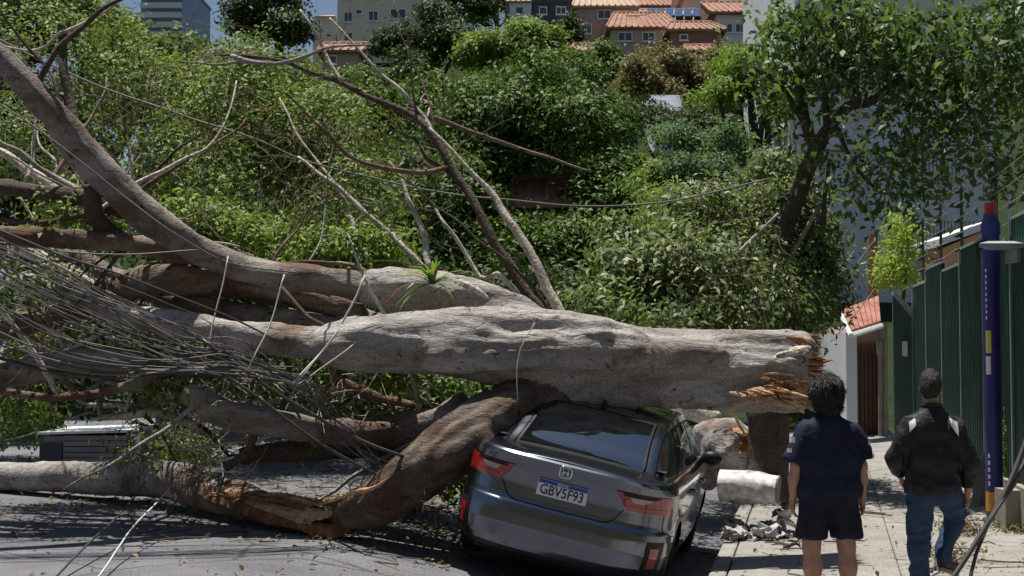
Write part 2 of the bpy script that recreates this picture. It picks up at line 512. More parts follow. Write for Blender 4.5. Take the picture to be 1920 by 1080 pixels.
# ------------------------------------------------------------------ ground, road, pavement, hill
YAW = math.radians(12.3)
RD = np.array([math.cos(YAW), -math.sin(YAW)]); FD = np.array([math.sin(YAW), math.cos(YAW)])
S_CAR = -2.16
KERB = -0.95
def st(s, t, z):
    return np.array([RD[0]*s + FD[0]*t, RD[1]*s + FD[1]*t, z])
def sstep(x, a, b):
    t = np.clip((x - a) / (b - a), 0, 1); return t * t * (3 - 2 * t)
def road_z(s, t):
    z = np.interp(s, [-40, -14, S_CAR - 1.7, S_CAR - 0.85, S_CAR + 0.85, KERB, 0], [0.25, 0.30, 0.27, 0.13, -0.24, -0.25, -0.25])
    return z + np.maximum(0, t - 13) * 0.012
def walk_z(t):
    return np.maximum(0, t - 12.0) * 0.022
def hill_z(x, y):
    z = np.interp(y, [24, 30, 40, 60, 80, 100, 112, 130, 160, 220, 420], [0.1, 0.6, 3.2, 9.3, 16.0, 22.8, 25.0, 27.5, 30, 33, 36])
    k = 0.5 + 0.5 * sstep(np.asarray(x) / np.maximum(y, 1), -0.27, -0.13)
    return np.where(y > 24, 0.1 + (z - 0.1) * k, z)

g = Geo(); g.add([[-900, -300, -0.5], [900, -300, -0.5], [900, 900, -0.5], [-900, 900, -0.5]], [(0, 1, 2, 3)])
tag(obj("ground", g, M['soil']), kind="structure")
ss = np.concatenate([np.linspace(-34, -4, 31), np.linspace(-3.9, KERB, 40)])
tt = np.concatenate([np.linspace(-12, 6, 8), np.linspace(6.3, 26, 66), np.linspace(27, 44, 12)])
S, T = np.meshgrid(ss, tt, indexing='ij')
Z = road_z(S, T)
pp = np.stack([RD[0]*S + FD[0]*T, RD[1]*S + FD[1]*T, Z], -1).reshape(-1, 3)
pp[:, 2] += fbm(pp * np.array([0.7, 0.7, 0]) + 5, 3, 4) * 0.018
def gridf(a, b):
    i = np.arange(a * b).reshape(a, b)
    return np.stack([i[:-1, :-1], i[1:, :-1], i[1:, 1:], i[:-1, 1:]], -1).reshape(-1, 4)
tag(obj("road", (pp, gridf(len(ss), len(tt))), M['asphalt'], smooth=True), kind="structure")

xs = np.linspace(-190, 190, 96); ys = np.concatenate([np.linspace(26, 140, 70), np.linspace(146, 420, 24)])
X, Y = np.meshgrid(xs, ys, indexing='ij')
Zh = hill_z(X, Y); q = np.stack([X, Y, Zh], -1).reshape(-1, 3)
q[:, 2] += fbm(q * np.array([0.12, 0.12, 0]), 3, 9) * np.clip((q[:, 1] - 26) * 0.04, 0, 0.8)
tag(obj("hillside", (q, gridf(len(xs), len(ys))), M['hill'], smooth=True), kind="structure")

# unseen bank added behind the viewer to block low sky light and deepen shade
xb = np.linspace(-90, 90, 46); yb_ = np.linspace(-70, -7, 30)
Xb, Yb = np.meshgrid(xb, yb_, indexing='ij')
Zb = np.interp(-Yb, [7, 10, 16, 26, 70], [-0.3, 4.0, 15.0, 20.0, 22.0])
qb = np.stack([Xb, Yb, Zb], -1).reshape(-1, 3); qb[:, 2] += fbm(qb * np.array([.2, .2, 0]), 3, 19) * 1.2 * np.clip((-qb[:, 1] - 7) / 6, 0, 1)
tag(obj("sky_blocking_bank", (qb, gridf(len(xb), len(yb_))), M['soil'], smooth=True), kind="structure")
# sidewalk: bedding sheet with separate slabs and kerb stones
rng = np.random.default_rng(5)
g = Geo()
ts = np.linspace(-6, 30, 37)
v = []
for t in ts:
    for s in (KERB + 0.02, 3.6): v.append(st(s, t, walk_z(t) - 0.03))
g.add(v, [(2*i, 2*i+1, 2*i+3, 2*i+2) for i in range(len(ts) - 1)])
walk = tag(obj("sidewalk", g, M['soil']), kind="structure")
def slab_piece(s0, s1, t0, t1, top, thick, mat, name, parent, gap=0.004, bev=0.010, tilt=0.004):
    s0 += gap; s1 -= gap; t0 += gap; t1 -= gap
    dz = rng.uniform(-tilt, tilt, 4)
    c = [(s0, t0), (s1, t0), (s1, t1), (s0, t1)]
    ci = [(s0+bev, t0+bev), (s1-bev, t0+bev), (s1-bev, t1-bev), (s0+bev, t1-bev)]
    v = [st(s, t, top(t) - thick) for s, t in c] + [st(s, t, top(t) - bev * 0.5 + dz[i]) for i, (s, t) in enumerate(c)] + [st(s, t, top(t) + dz[i]) for i, (s, t) in enumerate(ci)]
    f = [(0,1,5,4),(1,2,6,5),(2,3,7,6),(3,0,4,7),(4,5,9,8),(5,6,10,9),(6,7,11,10),(7,4,8,11),(8,9,10,11)]
    gg = Geo(); gg.add(v, f)
    return obj(name, gg, mat, parent)
edges = [KERB + 0.16, 0.62, 2.08, 3.6]
tpos = np.arange(6.0, 29.5, 1.18)
for ci in range(3):
    for i in range(len(tpos) - 1):
        slab_piece(edges[ci], edges[ci+1], tpos[i], tpos[i+1], walk_z, 0.10, M['slab'], "paving_slab", walk)
for i in range(24):
    slab_piece(KERB, KERB + 0.15, 6 + i, 7 + i, walk_z, 0.45, M['kerb'], "kerb_stone", walk, 0.006, 0.02)

# ------------------------------------------------------------------ materials of buildings
M['cream'] = surf("cream_render", (0.62, 0.57, 0.46), (0.72, 0.67, 0.56), 0.8, 0.9, 0.1, spec=0.2)
M['pinkish'] = surf("pinkish_render", (0.40, 0.29, 0.25), (0.52, 0.39, 0.33), 0.7, 0.9, 0.1, spec=0.2)
M['beige'] = surf("beige_render", (0.42, 0.36, 0.30), (0.52, 0.45, 0.38), 0.7, 0.9, 0.1, spec=0.2)
M['white'] = surf("white_render", (0.62, 0.64, 0.68), (0.74, 0.76, 0.8), 0.7, 0.9, 0.1, spec=0.2)
M['greywall'] = surf("pale_grey_render", (0.64, 0.66, 0.70), (0.76, 0.78, 0.82), 0.6, 0.9, 0.1, spec=0.2)
M['brownwall'] = surf("brown_brick_wall", (0.16, 0.11, 0.085), (0.26, 0.19, 0.15), 1.5, 0.9, 0.2, spec=0.2)
M['navy'] = surf("dark_blue_cladding", (0.035, 0.042, 0.07), (0.06, 0.07, 0.1), 0.7, 0.6, 0.05)
M['tower'] = surf("blue_grey_facade", (0.20, 0.26, 0.38), (0.28, 0.34, 0.46), 0.4, 0.5, 0.05)
M['tile'] = surf("terracotta_tiles", (0.20, 0.105, 0.078), (0.30, 0.17, 0.125), 2.0, 0.9, 0.5, 9, third=(0.38, 0.26, 0.2), fine=(6, 0.3), spec=0.2)
M['tile_pink'] = surf("pink_terracotta_tiles", (0.34, 0.15, 0.115), (0.45, 0.225, 0.175), 2.0, 0.9, 0.4, 9, fine=(9, 0.2), spec=0.2)
M['tile_pale'] = surf("pale_tiles", (0.36, 0.26, 0.19), (0.48, 0.36, 0.28), 2.0, 0.9, 0.4, 9, fine=(7, 0.25), spec=0.2)
M['glass_dark'] = plain("window_glass", (0.035, 0.04, 0.05), 0.12, spec=0.8)
M['frame_white'] = plain("white_frame", (0.7, 0.72, 0.75), 0.5)
M['solar'] = plain("solar_panel_glass", (0.04, 0.07, 0.16), 0.15, spec=0.8)

def window(parent, x0, x1, z0, z1, y, frame=M['frame_white'], fw=0.07, pane=M['glass_dark'], bars=1):
    g = Geo()
    g.box((x0 - fw, y - 0.07, z0 - fw), (x1 + fw, y - 0.002, z0)); g.box((x0 - fw, y - 0.07, z1), (x1 + fw, y - 0.002, z1 + fw))
    g.box((x0 - fw, y - 0.068, z0), (x0, y - 0.002, z1)); g.box((x1, y - 0.068, z0), (x1 + fw, y - 0.002, z1))
    for b in range(bars):
        xm = x0 + (x1 - x0) * (b + 1) / (bars + 1)
        g.box((xm - 0.025, y - 0.055, z0), (xm + 0.025, y - 0.012, z1))
    w = obj("window", g, frame, parent)
    obj("pane", Geo().box((x0, y - 0.03, z0), (x1, y - 0.006, z1)), pane, w)
    sg = Geo().box((x0 - fw - 0.05, y - 0.14, z0 - fw - 0.06), (x1 + fw + 0.05, y - 0.002, z0 - fw))
    obj("sill", sg, frame, w)
    return w

def pxbox(x0, x1, y0, y1, d):
    a, b = P(x0, y1, d), P(x1, y0, d)
    return a[0], b[0], a[2], b[2]

def house(name, label, cat, d, x0, x1, yeave, ybot, yridge, dep, wall, roof, wins=(), over=0.35, hip=0.0, ridge_x=None, foot=6.0, group=None, flat=False, doors=()):
    """box house seen at pixels x0..x1, eave line yeave, ridge yridge; wins in pixels"""
    X0, X1, Z0, Z1 = pxbox(x0, x1, yeave, ybot, d)
    zr = P(x0, yridge, d + dep / 2)[2]
    t = thing(name, label, cat, (float((X0 + X1) / 2), d, float(Z0)), group=group)
    obj("wall", Geo().box((X0, d, Z0 - foot), (X1, d + dep, Z1)), wall, t)
    if flat:
        g = Geo(); g.box((X0 - 0.12, d - 0.12, Z1), (X1 + 0.12, d + dep + 0.12, Z1 + 0.28)); obj("parapet", g, wall, t)
    else:
        a0, a1, b0, b1 = X0 - over, X1 + over, d - over, d + dep + over
        rx0, rx1, ym = a0 + hip * (a1 - a0), a1 - hip * (a1 - a0), d + dep / 2
        th = 0.14
        v = [[a0, b0, Z1], [a1, b0, Z1], [a1, b1, Z1], [a0, b1, Z1], [rx0, ym, zr], [rx1, ym, zr]]
        v += [[p[0], p[1], p[2] + th] for p in v]
        f = [(6, 7, 11, 10), (8, 9, 10, 11), (7, 8, 11), (9, 6, 10), (0, 1, 7, 6), (1, 2, 8, 7), (2, 3, 9, 8), (3, 0, 6, 9), (3, 2, 1, 0)]
        r = obj("roof", Geo().add(v, f), roof, t)
        # raised rows of ridge tiles down the slope
        n = int((a1 - a0) / 0.42)
        gr = Geo()
        for i in range(n + 1):
            xa = a0 + (a1 - a0) * i / n
            xb = rx0 + (rx1 - rx0) * i / n
            p0 = np.array([xa, b0 - 0.01, Z1 + th + 0.02]); p1 = np.array([xb, ym, zr + th + 0.02])
            gr.tube(np.array([p0, p1]), 0.07, 5)
        tr = obj("tile_rows", gr, roof, r); tr["kind"] = "stuff"
        obj("ridge_cap", Geo().tube(np.array([[rx0, ym, zr + th], [rx1, ym, zr + th]]), 0.14, 8), roof, r)
    for w in wins:
        wx0, wx1, wz0, wz1 = pxbox(w[0], w[1], w[2], w[3], d)
        window(t, wx0, wx1, wz0, wz1, d, pane=w[4] if len(w) > 4 else M['glass_dark'], bars=1 if w[1] - w[0] > 12 else 0)
    return t

# houses on the hill
t = house("apartment_building", "cream apartment block with small dark windows above the treetops", "building", 96, 632, 772, -90, 92, -90, 12, M['cream'], M['tile'],
      [(646, 660, 24, 40), (668, 678, 19, 26), (692, 708, 22, 38), (733, 760, 18, 34), (648, 660, -20, -4), (692, 706, -20, -4), (646, 660, 62, 76), (735, 760, 62, 76)], flat=True)
X0, X1, Z0, Z1 = pxbox(588, 631.5, 34, 92, 97); w = obj("side_wing", Geo().box((X0, 96.6, Z0 - 5), (X1, 104, Z1)), M['cream'], t)
X0, X1, Z0, Z1 = pxbox(592, 631, 22, 34, 97); obj("roof", Geo().hexa([[X0, 96.4, Z0+.01], [X1, 96.4, Z0+.01], [X1, 104, Z0+.01], [X0, 104, Z0+.01], [X0+.6, 98, Z1], [X1-.3, 98, Z1], [X1-.3, 102, Z1], [X0+.6, 102, Z1]]), M['tile_pale'], w)
X0, X1, Z0, Z1 = pxbox(630, 770, 85, 90, 95.5); obj("cornice", Geo().box((X0, 95.5, Z0), (X1, 95.995, Z1)), M['greywall'], t)
house("tiled_house", "small house with red tiled roof below the cream apartment block", "house", 82, 606, 672, 100, 130, 86, 6, M['pinkish'], M['tile'], [(618, 630, 106, 118)])
house("dark_building", "dark navy building at the top edge left of the tiled houses", "building", 112, 1000, 1074, 6, 60, 0, 9, M['navy'], M['tile'], [(1012, 1024, 14, 26), (1044, 1060, 14, 26)], flat=True)
house("white_house", "small pale house half hidden left of the navy building", "house", 120, 955, 998, 6, 60, -8, 8, M['white'], M['tile_pale'], [(968, 980, 14, 26)])
house("tiled_house", "pinkish house with pale tiled roof and white framed window, leftmost of the tiled houses", "house", 100, 1082, 1190, 16, 92, -14, 9, M['pinkish'], M['tile_pale'], [(1122, 1144, 20, 34), (1092, 1108, 46, 62)], hip=0.12)
house("tiled_house", "low house under the widest terracotta hip roof on the hill", "house", 95, 1146, 1270, 56, 96, 28, 8, M['beige'], M['tile'], [(1160, 1184, 62, 76), (1206, 1226, 62, 76)], hip=0.16)
house("tiled_house", "house with red tiled roof at the top edge behind the wide hip roof", "house", 116, 1192, 1284, 14, 50, 2, 8, M['brownwall'], M['tile'], [(1210, 1222, 18, 26)], hip=0.1)
house("tiled_house", "beige flat fronted house with two small windows beside the white house", "house", 108, 1284, 1342, -4, 60, -14, 8, M['beige'], M['tile'], [(1292, 1302, 16, 26), (1314, 1324, 16, 28)])
house("white_house", "white house with orange tiled roof right of the beige house", "house", 98, 1344, 1490, 28, 90, 8, 9, M['white'], M['tile'], [(1362, 1372, 46, 60), (1380, 1396, 46, 60), (1440, 1458, 46, 62)], over=0.5)
house("tiled_house", "low brown walled house with terracotta roof in front of the solar panels", "house", 90, 1258, 1352, 60, 100, 46, 5, M['brownwall'], M['tile'], [(1276, 1288, 66, 74)], hip=0.15)
t = house("tiled_house", "grey house carrying blue solar panels on its roof", "house", 103, 1206, 1330, 46, 80, 22, 7, M['white'], M['tile_pale'], [(1300, 1316, 52, 64)])
for i in range(6):
    x0 = 1212 + i * 17
    a, b, c, e = P(x0, 45, 102.5), P(x0 + 15, 45, 102.5), P(x0 + 17, 30, 105.4), P(x0 + 2, 30, 105.4)
    up = np.array([0, -0.3, 0.45]); qv = [p + up for p in (a, b, c, e)]
    obj("solar_panel", Geo().hexa([p for p in qv] + [p + np.array([0, -0.03, 0.06]) for p in qv]), M['solar'], t)
house("tiled_house", "house with only its low orange roof showing above the mango tree", "house", 78, 1068, 1142, 104, 140, 88, 6, M['beige'], M['tile'], [(1084, 1096, 112, 122)], hip=0.12)
house("tiled_house", "house with a small orange roof just below the brown walled house", "house", 84, 1296, 1346, 100, 130, 90, 5, M['beige'], M['tile'], [(1310, 1322, 108, 116)], hip=0.1)
house("tiled_house", "house with red roof glimpsed through the leaves of the mango tree", "house", 36.2, 985, 1135, 392, 470, 345, 2.6, M['beige'], M['tile_pink'], [(1010, 1030, 410, 440), (1080, 1100, 410, 440)], foot=3)
house("grey_house", "low grey house with flat pale roof left of the tall grey building", "house", 46, 1418, 1492, 292, 420, 280, 6, M['greywall'], M['greywall'], [(1436, 1456, 320, 350)], flat=True)
t = house("tower_block", "distant blue grey tower block behind the leaves at the top left", "building", 170, 262, 342, -40, 200, -40, 16, M['tower'], M['tower'], [], flat=True, foot=10)
for r_ in range(9):
    X0, X1, Z0, Z1 = pxbox(264, 340, -30 + r_ * 18, -20 + r_ * 18, 169.7)
    obj("balcony_band", Geo().box((X0, 169.3, Z0), (X1, 169.99, Z1)), M['frame_white'], t)
# stone steps on the slope
g0 = thing("stone_stairs", "grey concrete stairs climbing the slope right of the mango tree", "stairs", tuple(P(1245, 230, 52)))
for i in range(7):
    X0, X1, Z0, Z1 = pxbox(1215 + i * 2, 1275 + i * 3, 178 + i * 9, 186 + i * 9, 56 - i * 0.9)
    obj("step", Geo().box((X0, 56 - i * 0.9, Z0 - 0.8), (X1, 57.6 - i * 0.9, Z1)), M['greywall'], g0)

# tall pale grey building on the right
D = 40.0
X0, X1, Z0, Z1 = pxbox(1496, 1862, -160, 640, D)
bld = thing("grey_building", "tall pale grey building behind the leaning tree on the right", "building", (float((X0 + X1) / 2), D, 0))
obj("wall", Geo().box((X0, D, -0.3), (X1, D + 9, Z1)), M['greywall'], bld)
for (a, b, c, e) in ((1724, 1796, 342, 402), (1640, 1690, 40, 110), (1560, 1610, 200, 262)):
    wx0, wx1, wz0, wz1 = pxbox(a, b, c, e, D)
    window(bld, wx0, wx1, wz0, wz1, D, M['greywall'], 0.1, pane=M['frame_white'], bars=0)
gs = Geo().box((0, 0, 0), (0.06, 0.06, 1.0)); slat_me = None
def slats(px0, px1, py0, py1, n, d, parent, mat):
    for i in range(n):
        x0, _, z0, z1 = pxbox(px0 + (px1 - px0) * i / (n - 1), px1, py0, py1, d)
        obj("railing_bar", Geo().box((x0 - 0.035, d - 0.16, z0), (x0 + 0.035, d - 0.09, z1)), mat, parent)
    for y in (py0, py1):
        x0, x1, z0, _ = pxbox(px0 - 4, px1 + 4, y, y, d)
        obj("railing_rail", Geo().box((x0, d - 0.18, z0 - 0.05), (x1, d - 0.165, z0 + 0.05)), mat, parent)
slats(1726, 1846, 412, 540, 19, D, bld, M['frame_white'])
slats(1722, 1800, 296, 334, 12, D, bld, M['frame_white'])
slats(1540, 1610, 100, 180, 10, D, bld, M['frame_white'])
for (px, y0, y1) in ((1497, 60, 340), (1546, 80, 200), (1892, 260, 420)):
    a, b = P(px, y1, D - 0.4), P(px, y0, D - 0.4)
    obj("downpipe", Geo().tube(np.array([a, b]), 0.06, 8), M['frame_white'], bld)
x0, x1, z0, z1 = pxbox(1496, 1862, 270, 282, D); obj("ledge", Geo().box((x0, D - 0.22, z0), (x1, D - 0.003, z1)), M['greywall'], bld)

# ------------------------------------------------------------------ green corrugated fence on a low wall
M['fence'] = surf("green_painted_steel", (0.010, 0.042, 0.030), (0.017, 0.062, 0.044), 1.5, 0.45, 0.06, 20, stretch=(1, 1, 0.2), fine=(9, 0.15))
M['fence_grey'] = surf("weathered_green_steel", (0.05, 0.085, 0.075), (0.075, 0.115, 0.10), 1.5, 0.55, 0.06, 20)
M['galv'] = surf("galvanised_steel", (0.36, 0.40, 0.40), (0.52, 0.56, 0.56), 6, 0.45, 0.05, metallic=0.5)
M['lowwall'] = surf("stained_concrete", (0.17, 0.155, 0.125), (0.34, 0.32, 0.27), 2.5, 0.9, 0.4, 30, spec=0.2)
FA, FB = P(1903, 660, 15.0)[:2], P(1716, 660, 23.9)[:2]
fdir = (FB - FA) / np.linalg.norm(FB - FA); fnorm = np.array([-fdir[1], fdir[0]])     # towards the street
flen = np.linalg.norm(FB - FA)
def fpt(u, off, z):
    p = FA + fdir * u + fnorm * off
    return np.array([p[0], p[1], z])
pw = flen / 5.0
fence = thing("green_fence", "tall dark green corrugated steel fence with pale seams along the sidewalk", "fence", tuple(fpt(0, 0, 0)))
for i in range(-2, 5):
    u0, u1 = i * pw, (i + 1) * pw
    top = 3.05 - 0.03 * i + (0.16 if i % 2 else 0)
    n = 13
    v, f = [], []
    zb = 0.42 + 0.02 * i
    for j in range(n * 4 + 1):
        u = u0 + 0.02 + (u1 - u0 - 0.04) * j / (n * 4)
        off = (0.0, 0.0, 0.03, 0.03)[j % 4]
        for z in (zb, top):
            v += [fpt(u, off, z), fpt(u, off - 0.02, z)]
    for j in range(n * 4):
        a, b = j * 4, j * 4 + 4
        f += [(a, b, b + 2, a + 2), (a + 1, a + 3, b + 3, b + 1), (a + 2, b + 2, b + 3, a + 3)]
    obj("fence_panel", Geo().add(v, f), M['fence'], fence)
    gs = Geo()
    c = [fpt(u1 - 0.018, 0.032, 0), fpt(u1 + 0.018, 0.032, 0), fpt(u1 + 0.02, 0.045, 0), fpt(u1 - 0.02, 0.045, 0)]
    gs.hexa([np.array([p[0], p[1], zb]) for p in c] + [np.array([p[0], p[1], top]) for p in c])
    obj("seam_strip", gs, M['galv'], fence)
    c = [fpt(u0, -0.05, 0), fpt(u1 - 0.02, -0.05, 0), fpt(u1 - 0.02, 0.03, 0), fpt(u0, 0.03, 0)]
    obj("top_cap", Geo().hexa([np.array([p[0], p[1], top + 0.002]) for p in c] + [np.array([p[0], p[1], top + 0.035]) for p in c]), M['galv'], fence)
c = [fpt(-2.5 * pw, -0.12, 0), fpt(5 * pw, -0.12, 0), fpt(5 * pw, 0.10, 0), fpt(-2.5 * pw, 0.10, 0)]
lw = Geo().hexa([np.array([p[0], p[1], -0.3]) for p in c] + [np.array([p[0], p[1], 0.5]) for p in c])
tag(obj("low_wall", lw, M['lowwall']), "low stained concrete wall carrying the green fence", "wall")
# electric fence rods with insulators
M['rod'] = plain("dark_rod", (0.10, 0.10, 0.10), 0.5, metallic=0.4)
M['insul'] = plain("black_insulator", (0.03, 0.03, 0.03), 0.4)
ef = thing("electric_fence", "thin electric fence rods with black insulators above the green fence", "fence", tuple(fpt(0, 0, 3.0)))
rods = []
for i, u in enumerate((-1.2, 1.6, 4.3, 6.4, 8.6)):
    top = 4.15 - 0.02 * i
    obj("rod", Geo().tube(np.array([fpt(u, -0.1, 2.7), fpt(u, -0.1, top)]), 0.022, 6), M['rod'], ef)
    hs = [top - 0.08 - 0.2 * k for k in range(6)]
    rods.append((u, hs))
    for z in hs:
        gi = Geo(); gi.tube(np.array([fpt(u, -0.08, z), fpt(u, -0.05, z), fpt(u, 0.0, z)]), [0.03, 0.04, 0.025], 6)
        obj("insulator", gi, M['insul'], ef)
for k in range(6):
    for (u0, h0), (u1, h1) in zip(rods[:-1], rods[1:]):
        obj("wire", Geo().tube(bez(fpt(u0, 0.0, h0[k]), fpt(u1, 0.0, h1[k]), 0.02, 5), 0.004, 4), M['galv'], ef)
# grey green panel facing the street at the end of the fence
pn = thing("metal_gate_panel", "greyish green steel panel facing the street at the far end of the fence", "gate", tuple(P(1696, 800, 23.95)))
X0, X1, Z0, Z1 = pxbox(1677, 1715, 590, 830, 23.95)
obj("panel", Geo().hexa([[X0, 23.93, Z0], [X1, 23.93, Z0], [X1, 23.99, Z0], [X0, 23.99, Z0], [X0, 23.93, Z1 + 0.32], [X1, 23.93, Z1 - 0.12], [X1, 23.99, Z1 - 0.12], [X0, 23.99, Z1 + 0.32]]), M['fence_grey'], pn)
obj("top_trim", Geo().hexa([[X0, 23.88, Z1 + 0.325], [X1, 23.88, Z1 - 0.115], [X1, 24.0, Z1 - 0.115], [X0, 24.0, Z1 + 0.325], [X0, 23.88, Z1 + 0.40], [X1, 23.88, Z1 + 0.06], [X1, 24.0, Z1 + 0.06], [X0, 24.0, Z1 + 0.40]]), M['galv'], pn)
x0, x1, z0, z1 = pxbox(1692, 1700, 640, 668, 23.92); obj("handle", Geo().box((x0, 23.87, z0), (x1, 23.925, z1)), M['frame_white'], pn)

# gatehouse with orange roof
M['door_brown'] = surf("brown_painted_door", (0.09, 0.045, 0.035), (0.14, 0.075, 0.055), 3, 0.6, 0.1)
D = 26.0
gh = thing("gatehouse", "little gatehouse with orange tiled canopy and brown door past the fence", "gatehouse", tuple(P(1620, 815, D)))
X0, X1, Z0, Z1 = pxbox(1588, 1664, 636, 818, D)
obj("wall", Geo().box((X0, D, Z0 - 0.4), (X0 + 0.2, D + 2.5, Z1 + 0.12)), M['white'], gh)
obj("wall", Geo().box((X1 - 0.14, D, Z0 - 0.4), (X1, D + 2.5, Z1 + 0.3)), M['lowwall'], gh)
obj("wall", Geo().box((X0 + 0.2, D + 0.3, Z0 - 0.4), (X1 - 0.14, D + 2.5, Z1 + 0.25)), M['pinkish'], gh)
d0 = Geo(); dx0, dx1 = X0 + 0.22, X1 - 0.16
for i in range(5):
    xa = dx0 + (dx1 - dx0) * i / 5
    obj("door_board", Geo().box((xa + 0.006, D + 0.18, Z0 - 0.05), (xa + (dx1 - dx0) / 5 - 0.006, D + 0.24, Z1 - 0.1)), M['door_brown'], gh)
a, b, c, e = P(1578, 594, D - 0.5), P(1648, 566, D + 0.6), P(1652, 614, D - 0.5), P(1596, 632, D - 1.2)
nrm = np.cross(b - a, e - a); nrm = nrm / np.linalg.norm(nrm) * 0.06
qv = [a, e, c, b]
canopy = obj("canopy", Geo().hexa([p for p in qv] + [p + np.array([0, 0, 0.07]) for p in qv]), M['brownwall'], gh)
rows = 7
for i in range(rows):
    u0, u1 = i / rows + 0.01, (i + 1) / rows - 0.01
    q4 = [a + (b - a) * u0, e + (c - e) * u0, e + (c - e) * u1, a + (b - a) * u1]
    lift = np.array([0, 0, 0.075])
    obj("roof_tile", Geo().hexa([p + lift for p in q4] + [p + lift + np.array([0, 0, 0.05]) for p in q4]), M['tile_pink'], canopy)
obj("fascia", Geo().tube(np.array([e, c]) + np.array([0, -0.02, 0.03]), 0.05, 6), M['frame_white'], gh)
obj("fascia", Geo().tube(np.array([a, e]) + np.array([0, -0.02, 0.03]), 0.05, 6), M['frame_white'], gh)
for px in (1651, 1660):
    obj("pipe", Geo().tube(np.array([P(px, 822, D - 0.15), P(px, 640, D - 0.15)]), 0.045, 8), M['lowwall'], gh)
tag(obj("rusty_post", Geo().tube(np.array([P(1636, 600, 27), P(1636, 440, 27)]), [0.11, 0.09], 10), M['tile']), "thin rusty red post rising behind the gatehouse", "post")
# peach house behind the fence
D = 27.0
ph = thing("peach_house", "peach coloured gable with white edge showing above the fence", "house", tuple(P(1830, 470, D)))
X0, X1, Z0, Z1 = pxbox(1770, 1856, 440, 700, D)
zt = P(1856, 428, D)[2]
obj("wall", Geo().hexa([[X0, D, 0], [X1, D, 0], [X1, D + 1.5, 0], [X0, D + 1.5, 0], [X0, D, P(1770, 466, D)[2]], [X1, D, zt], [X1, D + 1.5, zt], [X0, D + 1.5, P(1770, 466, D)[2]]]),
    surf("peach_render", (0.58, 0.36, 0.24), (0.68, 0.45, 0.31), 1.5, 0.9, 0.1), ph)
z0 = P(1764, 464, D)[2]
obj("roof_edge", Geo().hexa([[X0 - .15, D - .3, z0], [X1, D - .3, zt + .02], [X1, D + 1.6, zt + .02], [X0 - .15, D + 1.6, z0], [X0 - .15, D - .3, z0 + .14], [X1, D - .3, zt + .16], [X1, D + 1.6, zt + .16], [X0 - .15, D + 1.6, z0 + .14]]), M['frame_white'], ph)

# ------------------------------------------------------------------ blue pole
M['blue'] = surf("blue_painted_steel", (0.022, 0.024, 0.13), (0.035, 0.038, 0.18), 3, 0.4, 0.04, 30, fine=(18, 0.15))
M['red'] = plain("red_paint", (0.30, 0.025, 0.02), 0.4)
M['amber'] = plain("amber_paint", (0.55, 0.25, 0.02), 0.5)
M['sticker'] = plain("white_sticker", (0.62, 0.64, 0.7), 0.5)
M['stickery'] = plain("yellow_sticker", (0.55, 0.5, 0.1), 0.5)
bp = P(1866, 990, 15.0); bx, by = bp[0], 15.0
pole = thing("blue_pole", "blue steel post with red cap and amber band beside the fence", "post", (float(bx), by, 0.05))
zz = lambda py: P(1866, py, 15.0)[2]
def ring(z0, z1, r, mat, name, par):
    return autosmooth(obj(name, Geo().tube(np.array([[bx, by, z0], [bx, by, z1]]), r, 24), mat, par))
ring(-0.1, zz(412), 0.088, M['blue'], "shaft", pole)
ring(zz(958), zz(922), 0.0905, M['amber'], "band", pole)
ring(zz(440), zz(418), 0.10, M['blue'], "collar", pole)
ring(zz(412) + 0.001, zz(402), 0.075, M['blue'], "neck", pole)
ring(zz(402) + 0.001, zz(381), 0.062, M['red'], "cap", pole)
def sticker(px0, px1, y0, y1, mat):
    a0 = math.asin(max(-1, min(1, (px0 - 1866) * 15 / FOCAL / 0.0895))); a1 = math.asin(max(-1, min(1, (px1 - 1866) * 15 / FOCAL / 0.0895)))
    v, f = [], []
    for i in range(5):
        a = a0 + (a1 - a0) * i / 4
        for z in (zz(y1), zz(y0)): v.append([bx + 0.0896 * math.sin(a), by - 0.0896 * math.cos(a), z])
    f = [(2*i, 2*i+2, 2*i+3, 2*i+1) for i in range(4)]
    obj("sticker", Geo().add(v, f), mat, pole)
sticker(1851.5, 1859, 620, 662, M['stickery'])
sticker(1851.5, 1858, 668, 702, M['sticker'])
for y in range(505, 600, 11): sticker(1852, 1853.6, y, y + 6, M['sticker'])
for y in range(850, 914, 13): sticker(1852, 1854.6, y, y + 8, M['sticker'])
# flat steel awning to the right of the pole
aw = thing("metal_awning", "flat grey steel awning cutting across the blue pole at the right edge", "awning", tuple(P(1900, 470, 14.7)))
a, b = P(1818, 462, 14.6), P(1990, 455, 14.6)
obj("plate", Geo().hexa([[a[0], 14.3, a[2] - .03], [b[0], 14.3, a[2] - .03], [b[0], 14.85, a[2] - .02], [a[0] + .28, 14.85, a[2] - .02], [a[0], 14.3, a[2] + .01], [b[0], 14.3, a[2] + .01], [b[0], 14.85, a[2] + .075], [a[0] + .28, 14.85, a[2] + .075]]), M['galv'], aw)
obj("bracket", Geo().box((a[0] + .45, 14.5, a[2] - .16), (a[0] + .52, 14.84, a[2] - .032)), M['galv'], aw)
